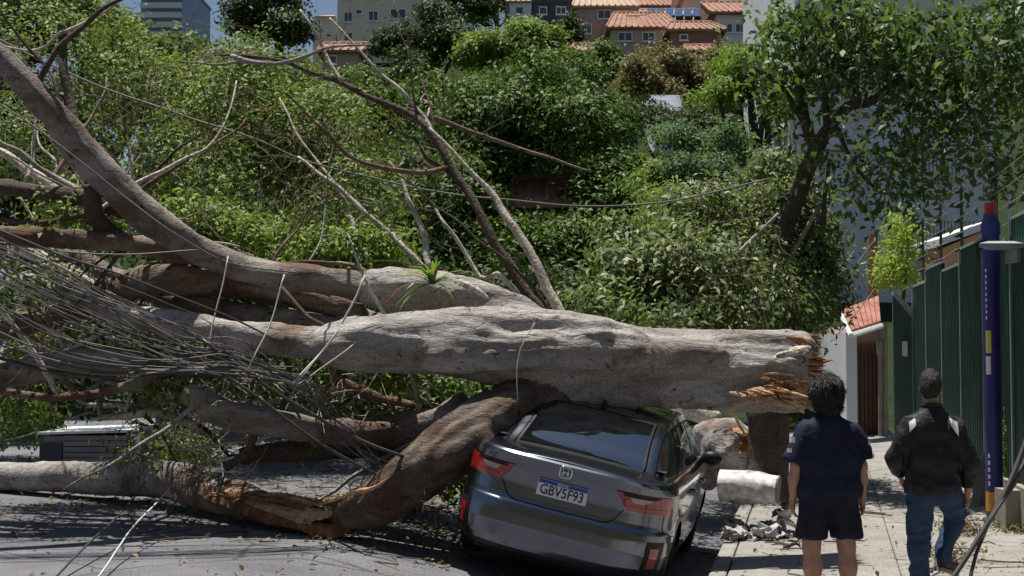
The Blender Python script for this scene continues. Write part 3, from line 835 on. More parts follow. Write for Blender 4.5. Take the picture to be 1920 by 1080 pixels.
# planter wall and leaning boards at the foot of the fence
X0, X1, Z0, Z1 = pxbox(1880, 1990, 918, 1005, 14.4)
tag(obj("planter_wall", Geo().box((X0, 14.3, -0.1), (X1, 14.62, Z1)), M['lowwall']), "short beige planter wall at the right edge behind the cables", "wall")
for i, (px, py0, py1, lean) in enumerate(((1826, 955, 862, 0.10), (1838, 965, 870, -0.05), (1846, 968, 850, 0.03))):
    a, b = P(px, py0, 16.2), P(px + lean * 200, py1, 16.5)
    g = Geo().hexa([a + [-.05, 0, -.05], a + [.05, 0, -.05], a + [.05, .03, -.05], a + [-.05, .03, -.05], b + [-.05, 0, 0], b + [.05, 0, 0], b + [.05, .03, 0], b + [-.05, .03, 0]])
    tag(obj("leaning_board", g, M['lowwall']), ("weathered board leaning on the low wall, leftmost of three", "weathered board leaning on the low wall, middle of three", "weathered board leaning on the low wall, nearest the blue pole")[i], "board", "boards leaning on the low wall")
# ------------------------------------------------------------------ the fallen tree
ft = thing("fallen_tree", "huge fallen tree with a torn grey trunk lying across the grey car", "tree", tuple(P(660, 990, 12.2)))
def pxpath(pts, step=0.06):
    w = np.array([np.append(P(x, y, d), r * d / FOCAL) for x, y, r, d in pts])
    s = smooth_path(w, step)
    return s[:, :3], np.maximum(s[:, 3], 0.003)

# trunk with its forks: one continuous skin grown from blended cones
TR = [(1530,694,62,12.9),(1450,696,62,12.85),(1370,694,60,12.8),(1280,690,58,12.75),(1180,684,59,12.7),(1090,674,64,12.65),(1000,660,66,12.55),(930,648,60,12.5)]
LA = [(1000,632,48,12.7),(930,588,37,12.8),(860,562,33,12.85),(780,550,30,12.9),(700,540,27,12.9)]
LB = [(930,648,58,12.4),(850,640,47,12.3),(770,642,41,12.3),(690,646,36,12.3),(620,648,32,12.3)]
LC = [(1120,712,36,12.85),(1040,728,44,12.65),(965,766,48,12.3),(885,815,46,12.05),(808,866,41,11.95),(748,910,38,11.95),(698,943,33,11.95),(655,964,26,12.1)]
LR = [(1180,640,24,12.45),(1060,625,26,12.4),(960,622,26,12.35),(860,640,24,12.2)]      # raised ridges along the trunk
LR2 = [(1330,662,22,12.55),(1200,668,24,12.45),(1060,655,26,12.3),(940,660,26,12.2),(820,662,24,12.1)]
LR3 = [(1420,735,22,12.65),(1250,732,22,12.55),(1120,738,22,12.5),(1000,768,20,12.4),(900,825,16,11.85),(800,890,14,11.75)]
cones = []
for path in (TR, LA, LB, LC, LR, LR2, LR3):
    p, r = pxpath(path, 0.22)
    for i in range(len(p) - 1):
        cones.append((p[i], p[i+1], r[i], r[i+1]))
def trunk_sdf(q):
    d = np.full(len(q), 9.0)
    for a, b, ra, rb in cones:
        lo, hi = np.minimum(a, b) - ra - 0.3, np.maximum(a, b) + ra + 0.3
        m = ((q > lo) & (q < hi)).all(1)
        if m.any():
            d[m] = smin(d[m], sd_cone(q[m], a, b, ra, rb), 0.12)
    xe = P(1508, 690, 12.9)[0]
    return np.maximum(d, q[:, 0] - xe - 0.09 * fbm(q * np.array([0, 7, 7]), 2, 12))
allp = np.vstack([c[0] for c in cones] + [c[1] for c in cones])
v, f = surface_nets(trunk_sdf, allp.min(0) - 0.45, allp.max(0) + 0.45, 0.024)
# direction of the nearest cone gives the grain
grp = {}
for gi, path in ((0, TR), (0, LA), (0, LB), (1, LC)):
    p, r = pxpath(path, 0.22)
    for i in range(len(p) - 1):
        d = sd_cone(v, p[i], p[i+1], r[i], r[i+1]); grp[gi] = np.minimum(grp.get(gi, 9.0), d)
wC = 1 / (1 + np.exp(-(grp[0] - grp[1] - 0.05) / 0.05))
me_tmp = mesh_fast("tmp", v, f); nr = np.zeros(len(v) * 3, np.float32); me_tmp.vertices.foreach_get("normal", nr); nr = nr.reshape(-1, 3)
def ridged(x): return 1 - np.abs(x) * 2
def grain_disp(gdir, seed):
    gdir = np.array(gdir, float); gdir /= np.linalg.norm(gdir); q = v - P(1000, 700, 12.4)
    al = q @ gdir; per = q - al[:, None] * gdir
    flow = per * 5.0 + gdir * (al * 0.45)[:, None] + fbm(v * 1.1, 2, 3)[:, None] * 0.5
    flow2 = per * 13 + gdir * (al * 1.2)[:, None] + fbm(v * 3, 2, 8)[:, None] * 0.5
    return ridged(vnoise(flow, seed)) * 0.048 + ridged(vnoise(flow2, seed + 1)) * 0.015
dC = P(655, 962, 12.1) - P(1000, 742, 12.5)
disp = grain_disp((1, 0, -0.06), 1) * (1 - wC) + grain_disp(dC, 5) * wC + fbm(v * 4.5, 3, 6) * 0.014 - 0.01 + fbm(v * 17, 2, 7) * 0.006
cr = fbm(v * np.array([1.5, 2, 2]), 2, 31)
v2 = v + nr * disp[:, None]
bpy.data.meshes.remove(me_tmp)
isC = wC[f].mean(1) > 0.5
def submesh(faces):
    ids = np.unique(faces); m = -np.ones(len(v2), int); m[ids] = np.arange(len(ids)); return v2[ids], m[faces]
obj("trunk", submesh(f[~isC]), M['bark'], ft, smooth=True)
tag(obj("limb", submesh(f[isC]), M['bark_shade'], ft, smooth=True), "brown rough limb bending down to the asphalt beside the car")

LIMBS = [
 ("limb", 'bark_mid', [(720,542,33,12.9),(600,527,30,12.9),(490,508,29,12.85),(400,484,30,12.8),(330,447,34,12.7),(255,390,39,12.6),(190,322,37,12.5),(130,250,32,12.4),(62,170,28,12.3),(0,112,26,12.2),(-70,45,24,12.1)]),
 ("limb", 'bark', [(640,648,39,12.3),(560,640,36,12.4),(470,630,33,12.5),(380,618,31,12.6),(290,602,28,12.7),(210,580,24,12.9),(120,552,21,13.1),(30,525,20,13.3),(-60,505,18,13.5)]),
 ("limb", 'bark_red', [(680,585,28,13.1),(600,562,28,13.1),(500,535,32,13.1),(400,522,36,13.1),(310,522,36,13.1),(230,540,32,13.2),(160,570,28,13.3),(80,600,26,13.4),(-60,640,24,13.5)]),
 ("limb", 'bark_mid', [(760,618,22,13.0),(690,600,22,13.2),(600,575,22,13.3),(530,555,22,13.4),(470,545,20,13.5)]),
 ("limb", 'bark_mid', [(640,618,22,12.9),(560,604,24,13.0),(470,592,25,13.1),(380,575,26,13.2),(300,552,24,13.4),(220,520,22,13.6),(140,480,18,13.8),(60,430,15,14)]),
 ("limb", 'bark_red', [(420,488,20,12.9),(340,476,22,12.9),(250,462,22,12.9),(150,450,23,12.8),(50,442,22,12.7),(-60,436,20,12.6)]),
 ("limb", 'bark_dark', [(235,395,18,12.9),(170,372,18,13.0),(90,362,17,13.1),(0,352,17,13.2),(-60,346,16,13.3)]),
 ("limb", 'bark_dark', [(165,290,15,12.5),(138,230,14,12.6),(124,160,13,12.7),(116,95,12,12.8),(112,45,11,12.8)]),
 ("limb", 'bark_dark', [(172,345,19,12.7),(176,400,20,12.8),(196,432,17,12.9),(250,456,14,13)]),
 ("limb", 'bark_mid', [(880,770,40,12.5),(790,800,36,12.6),(700,812,32,12.6),(610,802,29,12.6),(520,790,32,12.5),(440,775,33,12.5),(380,752,28,12.5),(350,735,22,12.5)]),
 ("limb", 'bark_dark', [(820,830,24,12.8),(720,838,24,12.9),(620,840,24,12.9),(520,850,22,13),(450,862,18,13)]),
 ("limb", 'bark_mid', [(440,690,20,12.8),(360,688,26,12.8),(280,680,28,12.8),(190,676,29,12.7),(100,688,30,12.7),(10,703,30,12.6),(-70,712,28,12.6)]),
 ("limb", 'bark_red', [(330,690,14,12.6),(270,716,15,12.5),(190,742,12,12.5),(110,746,11,12.4),(40,738,10,12.4),(-60,722,10,12.4)]),
 ("limb", 'bark_pale', [(250,560,18,13.9),(190,540,17,14),(130,512,16,14.1),(70,480,14,14.2),(0,440,12,14.3)]),
 ("limb", 'bark_pale', [(190,440,14,14.2),(160,405,16,14.3),(120,370,14,14.5),(60,320,12,14.6),(-40,260,10,14.8)]),
 ("limb", 'bark_pale', [(370,795,10,13.0),(345,780,11,13.0),(290,768,11,13.0),(235,780,10,13.0),(190,782,8,13.0)]),
 ("limb", 'bark_dark', [(1040,600,12,13.2),(975,540,13,13.3),(940,475,13,13.4),(903,400,12,13.5),(862,340,12,13.6),(830,286,11,13.7),(800,240,10,13.8),(762,206,9,13.9),(685,172,8,14),(630,150,7,14.1),(560,128,6,14.2),(470,108,5,14.3),(400,103,4,14.4)]),
 ("limb", 'bark_pale', [(1058,600,14,12.9),(1022,536,13,13),(990,470,12,13.1),(952,412,11,13.2),(930,366,9,13.3),(880,318,6,13.4),(845,280,5,13.5),(812,244,4,13.6)]),
 ("branch", 'bark_pale', [(812,244,5,13.8),(795,225,6,13.9),(752,165,5,14),(712,125,4,14.1),(660,70,3,14.2),(622,38,2.5,14.3)]),
 ("branch", 'bark_pale', [(642,155,5,14.1),(622,130,5,14.1),(605,90,5,14.2),(585,55,4,14.2),(565,28,3,14.3)]),
 ("branch", 'bark_dark', [(860,345,6,13.6),(840,318,5,13.7),(800,297,5,13.8),(778,262,4,13.9),(735,246,3,14)]),
 ("branch", 'bark_pale', [(1020,590,9,13.1),(985,560,9,13.1),(960,530,7,13.2),(935,510,6,13.2),(900,516,6,13.3),(860,446,5,13.4),(835,405,4,13.5),(812,374,3.5,13.6)]),
 ("branch", 'bark_pale', [(806,505,9,13.6),(798,468,9,13.7),(788,430,8,13.8),(772,388,7,13.9),(760,340,4,14),(735,300,3,14.1)]),
 ("branch", 'bark_pale', [(795,505,8,14),(760,465,8,14),(735,440,8,14.1),(690,405,7,14.2),(650,370,6,14.3),(600,335,5,14.4),(560,300,4,14.5)]),
 ("branch", 'bark_pale', [(690,490,7,14.2),(660,420,6,14.4),(640,370,5,14.5),(600,310,4,14.6),(560,240,3,14.8),(520,180,2.5,15)]),
 ("branch", 'bark_red', [(930,372,7,13.3),(965,410,6,13.2),(1000,470,6,13.2),(1005,520,5,13.1)]),
 ("branch", 'bark_red', [(400,484,6,12.9),(340,430,5,13),(300,405,5,13.1),(260,370,4,13.2)]),
 ("branch", 'bark_pale', [(118,60,5,12.8),(160,45,4,12.9),(210,20,3,13),(250,-20,3,13)]),
 ("branch", 'bark_pale', [(116,60,5,12.8),(80,95,4,12.9),(40,100,3,13),(-20,90,3,13)]),
 ("branch", 'bark_dark', [(480,790,12,12.5),(460,850,11,12.6),(420,880,10,12.7)]),
 ("branch", 'bark_red', [(620,700,14,12.7),(700,735,12,12.6),(780,760,10,12.5)]),
 ("branch", 'bark_pale', [(560,720,6,12.8),(610,740,6,12.9),(660,730,6,13),(720,745,5,13.1)]),
]
for i, (nm, mt, pts) in enumerate(LIMBS):
    p, r = pxpath(pts, 0.05)
    r = r * (0.84 if nm == 'limb' and pts[0][2] > 15 else 0.72)
    big = r.mean() > 0.055
    q = p + np.stack([fbm(p * 1.7 + i, 2, i + k) for k in range(3)], 1) * (0.05 if big else 0.07) * np.minimum(1, np.linspace(0, 8, len(p)))[:, None]
    r = r * (1 + 0.10 * fbm(p * 3.0 + i * 5, 2, 50 + i))
    vv, ff = tube(q, r, 22 if big else 9, 0.24 if big else 0.14, i + 1, 6)
    if big:
        vv = vv + fbm(vv * 14, 2, 90 + i)[:, None] * 0.006
    obj(nm, (vv, ff), M[mt], ft, smooth=True)

# broken limb on the asphalt, left of the fork, with torn orange wood
log = [(350,905,37,14.1),(290,897,34,14.5),(200,895,31,15),(100,894,29,15.4),(0,894,28,15.8),(-120,896,27,16.3)]
p, r = pxpath(log, 0.05)
vv, ff = tube(p, r * (1 + 0.08 * fbm(p * 3, 2, 71)), 22, 0.14, 61, 5)
obj("limb", (vv + fbm(vv * 13, 2, 72)[:, None] * 0.007, ff), M['bark'], ft, smooth=True)
p, r = pxpath([(352,912,34,14.0),(420,932,33,13.5),(500,955,32,13.0),(570,972,28,12.6),(640,985,16,12.25)], 0.04)
vv, ff = tube(p, r, 20, 0.22, 62, 7); obj("limb", (vv, ff), M['bark_red'], ft, smooth=True)
rs = np.random.default_rng(21)
def shard(pts, width, thick, seed, mat, name="torn_wood"):
    """flat splinter following pixel points (x,y,d)"""
    w = smooth_path(np.array([P(*q) for q in pts]), 0.03)
    n = len(w); k = np.linspace(0, 1, n)
    prof = np.sin(np.pi * np.clip(k * 0.92 + 0.06, 0, 1)) ** 0.5
    wn = width * prof * (1 + 0.3 * fbm(np.stack([k * 9, k * 0 + seed, k * 0], 1), 2, seed))
    tg = np.gradient(w, axis=0); tg /= np.linalg.norm(tg, axis=1)[:, None]
    view = np.array([0, -0.8, 0.6]); side = np.cross(tg, view); side /= np.linalg.norm(side, axis=1)[:, None]
    nn = np.cross(side, tg)
    prs = [(-1, 0), (-0.5, 0.55), (0, 0.8), (0.5, 0.5), (1, 0), (0, -0.8)]
    v = []
    for i in range(n):
        for a, b in prs:
            jit = 1 + 0.12 * rs.uniform(-1, 1)
            v.append(w[i] + side[i] * a * wn[i] * jit + nn[i] * b * thick * prof[i] * jit)
    f = []
    m = len(prs)
    for i in range(n - 1):
        for j in range(m):
            f.append((i*m + j, i*m + (j+1) % m, (i+1)*m + (j+1) % m, (i+1)*m + j))
    f += [tuple(range(m - 1, -1, -1)), tuple(range((n-1)*m, n*m))]
    return obj(name, (v, f), mat, ft)
shard([(345,898,13.85),(400,915,13.5),(470,930,13.0),(560,938,12.6),(640,945,12.2)], 0.06, 0.05, 3, M['torn'])
shard([(430,945,13.1),(500,955,12.7),(560,968,12.4),(625,962,12.05)], 0.09, 0.07, 4, M['torn'])
shard([(390,930,13.4),(460,950,12.9),(520,975,12.5),(590,992,12.2)], 0.07, 0.05, 5, M['torn_dark'])
shard([(560,985,12.3),(620,995,12.05),(668,985,11.95)], 0.08, 0.05, 6, M['torn_dark'])
shard([(600,945,12.2),(660,925,11.6),(700,915,11.5),(730,895,11.45)], 0.03, 0.03, 7, M['torn'])
# torn end of the trunk, right
shard([(1400,733,12.47),(1450,738,12.45),(1490,742,12.5),(1512,756,12.55)], 0.075, 0.03, 8, M['torn'])
shard([(1364,736,12.44),(1420,746,12.40),(1470,757,12.40),(1508,774,12.47)], 0.03, 0.025, 9, M['torn'])
for k in range(22):
    x0 = 1372 + rs.uniform(0, 95); y0 = 728 + rs.uniform(-4, 18) + (x0 - 1372) * 0.08; L_ = rs.uniform(35, 75)
    shard([(x0, y0, 12.43), (x0 + L_ * .5, y0 + rs.uniform(2, 8), 12.38), (min(1524, x0 + L_), y0 + rs.uniform(6, 20), 12.42 + rs.uniform(-.03, .05))], rs.uniform(.008, .02), .012, 60 + k, M['torn'] if rs.random() < .7 else M['torn_dark'], "splinter")
for k in range(18):
    x0 = 1425 + rs.uniform(0, 60); y0 = 706 + rs.uniform(-6, 26)
    shard([(x0, y0, 12.50), (x0 + 18, y0 + rs.uniform(-4, 6), 12.46), (x0 + 40, y0 + rs.uniform(-4, 14), 12.5)], rs.uniform(.008, .02), .012, 90 + k, M['torn'] if rs.random() < .6 else M['torn_dark'], "splinter")
for k in range(26):
    x0 = 385 + rs.uniform(0, 190); t_ = (x0 - 385) / 230; y0 = 918 + t_ * 34 + rs.uniform(-12, 22); dd = 13.5 - 1.15 * t_ - .12
    shard([(x0, y0, dd), (x0 + 35, y0 + rs.uniform(2, 10), dd - .22), (x0 + rs.uniform(55, 90), y0 + rs.uniform(4, 20), dd - .42)], rs.uniform(.008, .022), .014, 120 + k, M['torn'] if rs.random() < .65 else M['torn_dark'], "splinter")
shard([(1455,668,12.52),(1490,660,12.50),(1520,650,12.6)], 0.05, 0.04, 11, M['bark_pale'])
shard([(1365,745,12.45),(1376,775,12.5),(1388,800,12.6),(1398,815,12.7)], 0.018, 0.02, 12, M['torn'], "splinter")
for k in range(9):
    y0 = 640 + k * 15
    shard([(1482 + rs.uniform(-8, 8), y0 - 8, 12.62), (1505, y0 + rs.uniform(-6, 6), 12.60), (1530 + rs.uniform(-8, 10), y0 + rs.uniform(0, 16), 12.64)], 0.03, 0.02, 40 + k, M['torn_dark'] if k < 6 else M['torn'], "splinter")
c0 = P(1508, 694, 12.9)
R0 = 62 * 12.9 / FOCAL
for i in range(150):
    a = rs.uniform(0, 2 * math.pi); rr = R0 * math.sqrt(rs.uniform(0.02, 1.05))
    b0 = c0 + np.array([-0.05, math.cos(a) * rr, math.sin(a) * rr])
    ln = rs.uniform(0.10, 0.28) * (1.15 if math.sin(a) < 0.2 else 0.8)
    dirv = np.array([1, rs.normal() * 0.16 + 0.1 * math.cos(a), rs.normal() * 0.16 - 0.05]); dirv /= np.linalg.norm(dirv)
    w0 = rs.uniform(0.007, 0.026)
    pth = np.array([b0, b0 + dirv * ln * 0.6, b0 + dirv * ln])
    g = Geo().tube(pth, [w0, w0 * 0.8, w0 * 0.12], 5)
    low = math.sin(a) < -0.1
    obj("splinter", g, M['torn'] if (low and rs.random() < 0.55) or rs.random() < 0.12 else M['torn_dark'], ft)

# secondary branches of the torn crown, each grown off one of the limbs
rbx = np.random.default_rng(202)
left_limbs = [pxpath(pts, 0.2)[0] for nm, mt, pts in LIMBS if nm == 'limb' and pts[-1][0] < 420]
for i in range(100):
    src = left_limbs[rbx.integers(len(left_limbs))]; s0 = src[rbx.integers(len(src))]
    d = np.array([rbx.uniform(-1, -0.1) if rbx.random() < .7 else rbx.uniform(0, .7), rbx.uniform(-.15, .8), rbx.normal() * .45 + .25]); d /= np.linalg.norm(d)
    Ls = rbx.uniform(0.8, 2.4); p = [s0]; n = 9
    for k in range(n):
        d = d + rbx.normal(size=3) * .16 + np.array([0, 0, .02]); d /= np.linalg.norm(d); p.append(p[-1] + d * Ls / n)
    p = smooth_path(np.array(p), 0.07); p[:, 2] = np.maximum(p[:, 2], 0.34); r0 = rbx.uniform(.012, .034)
    obj("branch", tube(p, np.linspace(r0, r0 * .3, len(p)), 7, .14, i, 5), M[('bark_pale', 'bark_dark', 'bark_red', 'bark')[i % 4]], ft, smooth=True)
# fine bare twigs
def twig_mesh(name, starts, rng, parent, mat, length=(0.4, 1.1), r0=0.007, up=0.15, forks=2):
    g = Geo()
    for s in starts:
        d = rng.normal(size=3); d[2] += up; d /= np.linalg.norm(d)
        L = rng.uniform(*length)
        n = 6; p = [np.array(s)]
        for k in range(n):
            d = d + rng.normal(size=3) * 0.22; d /= np.linalg.norm(d)
            p.append(p[-1] + d * L / n)
        p = np.array(p)
        g.tube(p, np.linspace(r0, r0 * 0.35, n + 1) * rng.uniform(0.6, 1.3), 4, caps=False)
        for _ in range(forks):
            k = rng.integers(1, n - 1); dd = d + rng.normal(size=3) * 0.6; dd /= np.linalg.norm(dd)
            q = np.array([p[k], p[k] + dd * L * 0.25, p[k] + dd * L * 0.45 + rng.normal(size=3) * 0.04])
            g.tube(q, [r0 * 0.5, r0 * 0.35, r0 * 0.2], 4, caps=False)
    o = obj(name, g, mat, parent); o["kind"] = "stuff"
    return o
rt = np.random.default_rng(33)
def scatter(px, py, rx, ry, d, rd, n, rng=rt):
    return np.array([P(px + rng.normal() * rx * 0.5, py + rng.normal() * ry * 0.5, d + rng.uniform(-rd, rd)) for _ in range(n)])
twig_mesh("twigs", np.vstack([scatter(300, 250, 350, 220, 15, 1.5, 90), scatter(600, 330, 260, 180, 15, 1.2, 80)]), rt, ft, M['bark_red'], (0.5, 1.4), r0=0.0055)
twig_mesh("twigs", np.vstack([scatter(650, 740, 180, 60, 13.2, 0.6, 90), scatter(380, 800, 150, 60, 13.6, 0.8, 90), scatter(120, 600, 160, 120, 13.6, 0.6, 70)]), rt, ft, M['bark_pale'], (0.3, 0.9))
twig_mesh("twigs", scatter(760, 960, 160, 30, 12.6, 0.8, 26), rt, ft, M['bark_dark'], (0.3, 0.8), up=0.05)

# foliage of the fallen crown
rl = np.random.default_rng(44)
E = ell_px
fol = [E(90,140,130,130,18.5,1.4),E(250,190,110,100,19,1.4),E(430,220,120,100,19.5,1.4),E(560,270,130,110,19,1.4),E(650,250,100,100,19.5,1.3),
       E(350,330,150,100,18.5,1.2),E(520,390,150,90,18,1.2),E(680,380,100,100,18,1.1),E(80,280,120,110,18,1.2),E(200,80,60,60,19.5,1.2),E(480,130,80,60,20,1.2)]
pts = crown_points(rl, fol, 46000, 0.16, 22, 0.2, 0.26, 1.0, 3)
leaf_mesh("foliage", pts, 0.082, rl, M['leaf_fallen'], ft, up=0.5)
fol = [E(430,455,120,45,15,0.7),E(620,480,140,40,14.6,0.6),E(380,420,60,45,14.8,0.5),E(690,470,90,40,14.5,0.5)]
leaf_mesh("foliage", crown_points(rl, fol, 9000, 0.13, 20, 0.2, 0.1, 2, 4), 0.085, rl, M['leaf_light'], ft)
fol = [E(60,520,90,40,12.6,.3),E(260,640,110,40,12.9,.3),E(330,720,90,40,12.7,.3),E(560,690,70,30,12.7,.3),E(120,400,110,40,13.2,.4),E(740,700,90,30,13,.3),E(300,840,90,30,13.4,.3),E(60,760,90,30,13.4,.3)]
leaf_mesh("foliage", crown_points(rl, fol, 3600, 0.14, 12, 0.1, 0.25, 2.5, 15), 0.08, rl, M['leaf_fallen'], ft)
fol = [E(650,590,120,30,14,0.5),E(690,720,170,60,13.9,0.6),E(40,790,60,40,17.5,0.5),E(340,845,50,35,15.2,0.4),E(520,740,120,45,14.2,0.5),E(130,640,150,60,14.6,0.5),E(820,760,90,70,14.0,0.5),E(880,880,60,50,13.4,0.4),E(200,420,90,60,15,0.5),E(420,640,120,40,14,0.4)]
leaf_mesh("foliage", crown_points(rl, fol, 16000, 0.15, 20, 0.1, 0.12, 2, 5), 0.085, rl, M['leaf_fallen'], ft)
fol = [E(1350,500,170,100,18.0,1.1),E(1230,540,110,80,17.0,0.9),E(1480,530,110,110,18.5,1.0),E(1400,580,150,70,17.5,0.9),E(1505,450,60,80,19,0.9),E(1290,400,90,60,19,0.9),E(1180,500,60,50,17.2,0.6),E(1130,570,60,40,16.4,.5),E(1420,400,70,50,19.5,.7),E(1160,440,40,30,18,.4),E(1480,380,50,40,19,.5),E(1260,600,120,30,16,.5)]

# bromeliad growing on the trunk
br = thing("bromeliad", "green strap leaved bromeliad growing on the upper limb of the fallen tree", "plant", tuple(P(815, 535, 12.55)))
c0 = P(812, 532, 12.52)
M['strap'] = leaf_mat("strap_leaves", [(0.10, 0.19, 0.03), (0.14, 0.25, 0.045), (0.2, 0.3, 0.09)], 0.35, 0.35, 0.5)
M['strap_red'] = leaf_mat("red_leaf_base", [(0.30, 0.09, 0.04), (0.35, 0.14, 0.05)], 0.2)
for i in range(24):
    a = rs.uniform(-2.9, 0.3); el = rs.uniform(0.0, 1.3)
    d = np.array([math.cos(a) * math.cos(el) - 0.25, math.sin(a) * math.cos(el) * 0.6, math.sin(el)]); d /= np.linalg.norm(d)
    L = rs.uniform(0.26, 0.46); n = 8
    side = np.cross(d, [0, 0, 1]); side /= np.linalg.norm(side) + 1e-9
    v, f = [], []
    for k in range(n + 1):
        t = k / n
        pt = c0 + d * L * t + np.array([0, 0, -0.42 * L * t * t * rs.uniform(0.95, 1.05) * (1.7 if el < 0.6 else 1.1)])
        wd = 0.018 * (1 - t ** 2.2) + 0.001
        v += [pt - side * wd, pt + np.array([0, 0, -0.006]), pt + side * wd]
    for k in range(n):
        for j in range(2): f.append((k*3 + j, k*3 + j + 1, k*3 + j + 4, k*3 + j + 3))
    obj("leaf", (v, f), M['strap_red'] if i % 9 == 8 else M['strap'], br, smooth=True)
# pale torn bark strip beside it
shard([(842,522,12.45),(870,532,12.42),(895,545,12.45),(916,560,12.5)], 0.04, 0.02, 15, M['bark_pale'], "bark_strip")

# leafy branches heaped beyond the trunk, right
heap = thing("fallen_branches", "heap of glossy leafy branches behind the right half of the trunk", "branches", tuple(P(1380, 640, 17.5)))
leaf_mesh("foliage", crown_points(rl, fol, 32000, 0.15, 18, 0.15, 0.30, 1.5, 6), 0.105, rl, M['leaf_bush'], heap, aspect=0.38, droop=0.5)
for pts in ([(1240,640,8,17.5),(1300,560,7,17.3),(1380,480,5,17.2),(1460,400,3,17)], [(1420,640,9,18),(1450,540,7,18),(1500,450,5,18),(1540,380,3,18)], [(1330,640,8,17.4),(1300,540,6,17.5),(1220,470,4,17.5)]):
    p, r = pxpath(pts, 0.1); obj("branch", tube(p, r, 7, 0.1, 3), M['bark_pale'], heap, smooth=True)
twig_mesh("twigs", scatter(1360, 500, 260, 160, 17.0, 0.8, 45), rt, heap, M['bark_red'], (0.4, 0.9), r0=0.005)
# undergrowth below, closing the gap under the trunk
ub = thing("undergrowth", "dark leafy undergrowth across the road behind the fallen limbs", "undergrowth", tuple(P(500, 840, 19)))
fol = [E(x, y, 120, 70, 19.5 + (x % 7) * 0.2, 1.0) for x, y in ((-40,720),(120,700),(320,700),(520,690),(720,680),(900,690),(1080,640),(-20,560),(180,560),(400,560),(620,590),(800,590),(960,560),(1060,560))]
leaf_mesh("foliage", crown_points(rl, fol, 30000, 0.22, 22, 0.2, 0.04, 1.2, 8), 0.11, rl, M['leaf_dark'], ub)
for i, (x, y) in enumerate(((100,800),(330,800),(560,800),(800,790),(1000,760))):
    p, r = pxpath([(x, y + 60, 7, 19.5), (x + 20, y - 60, 5, 19.5), (x - 10, y - 160, 3, 19.6)], 0.15); obj("stem", tube(p, r, 6), M['bark_dark'], ub, smooth=True)

# ------------------------------------------------------------------ stump, root lump, loose log
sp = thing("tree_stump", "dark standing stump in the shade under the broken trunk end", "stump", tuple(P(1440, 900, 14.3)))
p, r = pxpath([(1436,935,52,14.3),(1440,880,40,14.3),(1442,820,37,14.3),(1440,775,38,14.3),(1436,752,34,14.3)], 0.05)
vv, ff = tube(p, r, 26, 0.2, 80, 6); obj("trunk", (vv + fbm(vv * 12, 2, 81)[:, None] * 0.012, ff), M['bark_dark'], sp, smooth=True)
for i in range(16):
    a = rs.uniform(0, 6.28); b0 = P(1438, 756, 14.3) + np.array([math.cos(a) * 0.13, math.sin(a) * 0.13, 0])
    obj("splinter", Geo().tube(np.array([b0, b0 + [rs.normal() * .03, rs.normal() * .03, rs.uniform(.06, .16)]]), [0.022, 0.003], 5), M['torn_dark'], sp)
lump = thing("broken_root", "rounded grey root chunk with an orange break beside the car roof", "root", tuple(P(1370, 870, 14.6)))
def lump_sdf(q):
    d = sd_cone(q, P(1330, 820, 14.8), P(1368, 835, 14.6), 0.19, 0.24)
    d = smin(d, sd_cone(q, P(1368, 835, 14.6), P(1392, 860, 14.5), 0.22, 0.14), 0.1)
    d = smin(d, sd_cone(q, P(1345, 850, 14.6), P(1330, 900, 14.6), 0.16, 0.10), 0.1)
    return d + fbm(q * 6, 3, 14) * 0.035
c = P(1365, 845, 14.6); lv, lf = surface_nets(lump_sdf, c - 0.75, c + 0.75, 0.024); obj("bark", (lv + fbm(lv * 11, 3, 17)[:, None] * 0.03, lf), M['bark'], lump, smooth=True)
g = Geo()
for i in range(14):
    b0 = P(1400 + rs.normal() * 6, 832 + rs.normal() * 14, 14.35); ln = rs.uniform(0.06, 0.16)
    obj("splinter", Geo().tube(np.array([b0 + [-0.09, .1, .03], b0, b0 + [ln * 0.7, -0.02, -ln * rs.uniform(-.2, .7)]]), [0.035, 0.03, 0.004], 5), M['torn'] if i % 2 else M['torn_dark'], lump)
p, r = pxpath([(1235,748,22,15.3),(1275,757,25,15.2),(1320,775,22,15.1),(1345,790,15,15)], 0.04)
vv, ff = tube(p, r, 18, 0.15, 91); tag(obj("loose_log", (vv, ff), M['bark_pale'], smooth=True), "pale loose log lying beyond the car roof", "log")

# fallen pale pole segment and rubble on the sidewalk
M['polegrey'] = surf("pale_concrete_pole", (0.16, 0.155, 0.15), (0.58, 0.58, 0.58), 4.5, 0.6, 0.2, 40, contrast=0.2, third=(0.74, 0.74, 0.75), spec=0.4, fine=(14, .3))
fp = thing("fallen_pole_piece", "broken pale grey concrete pole piece lying behind the car mirror", "pole", tuple(P(1405, 945, 14.2)))
a, b = P(1352, 910, 14.2), P(1458, 918, 14.0)
pth = smooth_path(np.array([a, (a + b) / 2 + [0, 0, .005], b]), 0.03); n = len(pth)
rr = np.linspace(0.165, 0.14, n)
vv, ff = tube(pth, rr, 36, 0.16, 12, 9); autosmooth(obj("shell", (vv, ff), M['polegrey'], fp))
obj("broken_core", Geo().tube(np.array([b + (b - a) * 0.002, b + (b - a) * 0.03]), 0.13, 14, 0.3, 5), M['kerb'], fp)
M['rubble'] = surf("pale_rubble", (0.12, 0.12, 0.125), (0.40, 0.40, 0.41), 8, 0.7, 0.4, 40, third=(0.62, 0.62, 0.63))
rub = thing("rubble_heap", "heap of crumpled grey and white rubble at the foot of the stump", "rubble", tuple(P(1450, 968, 13.8)))
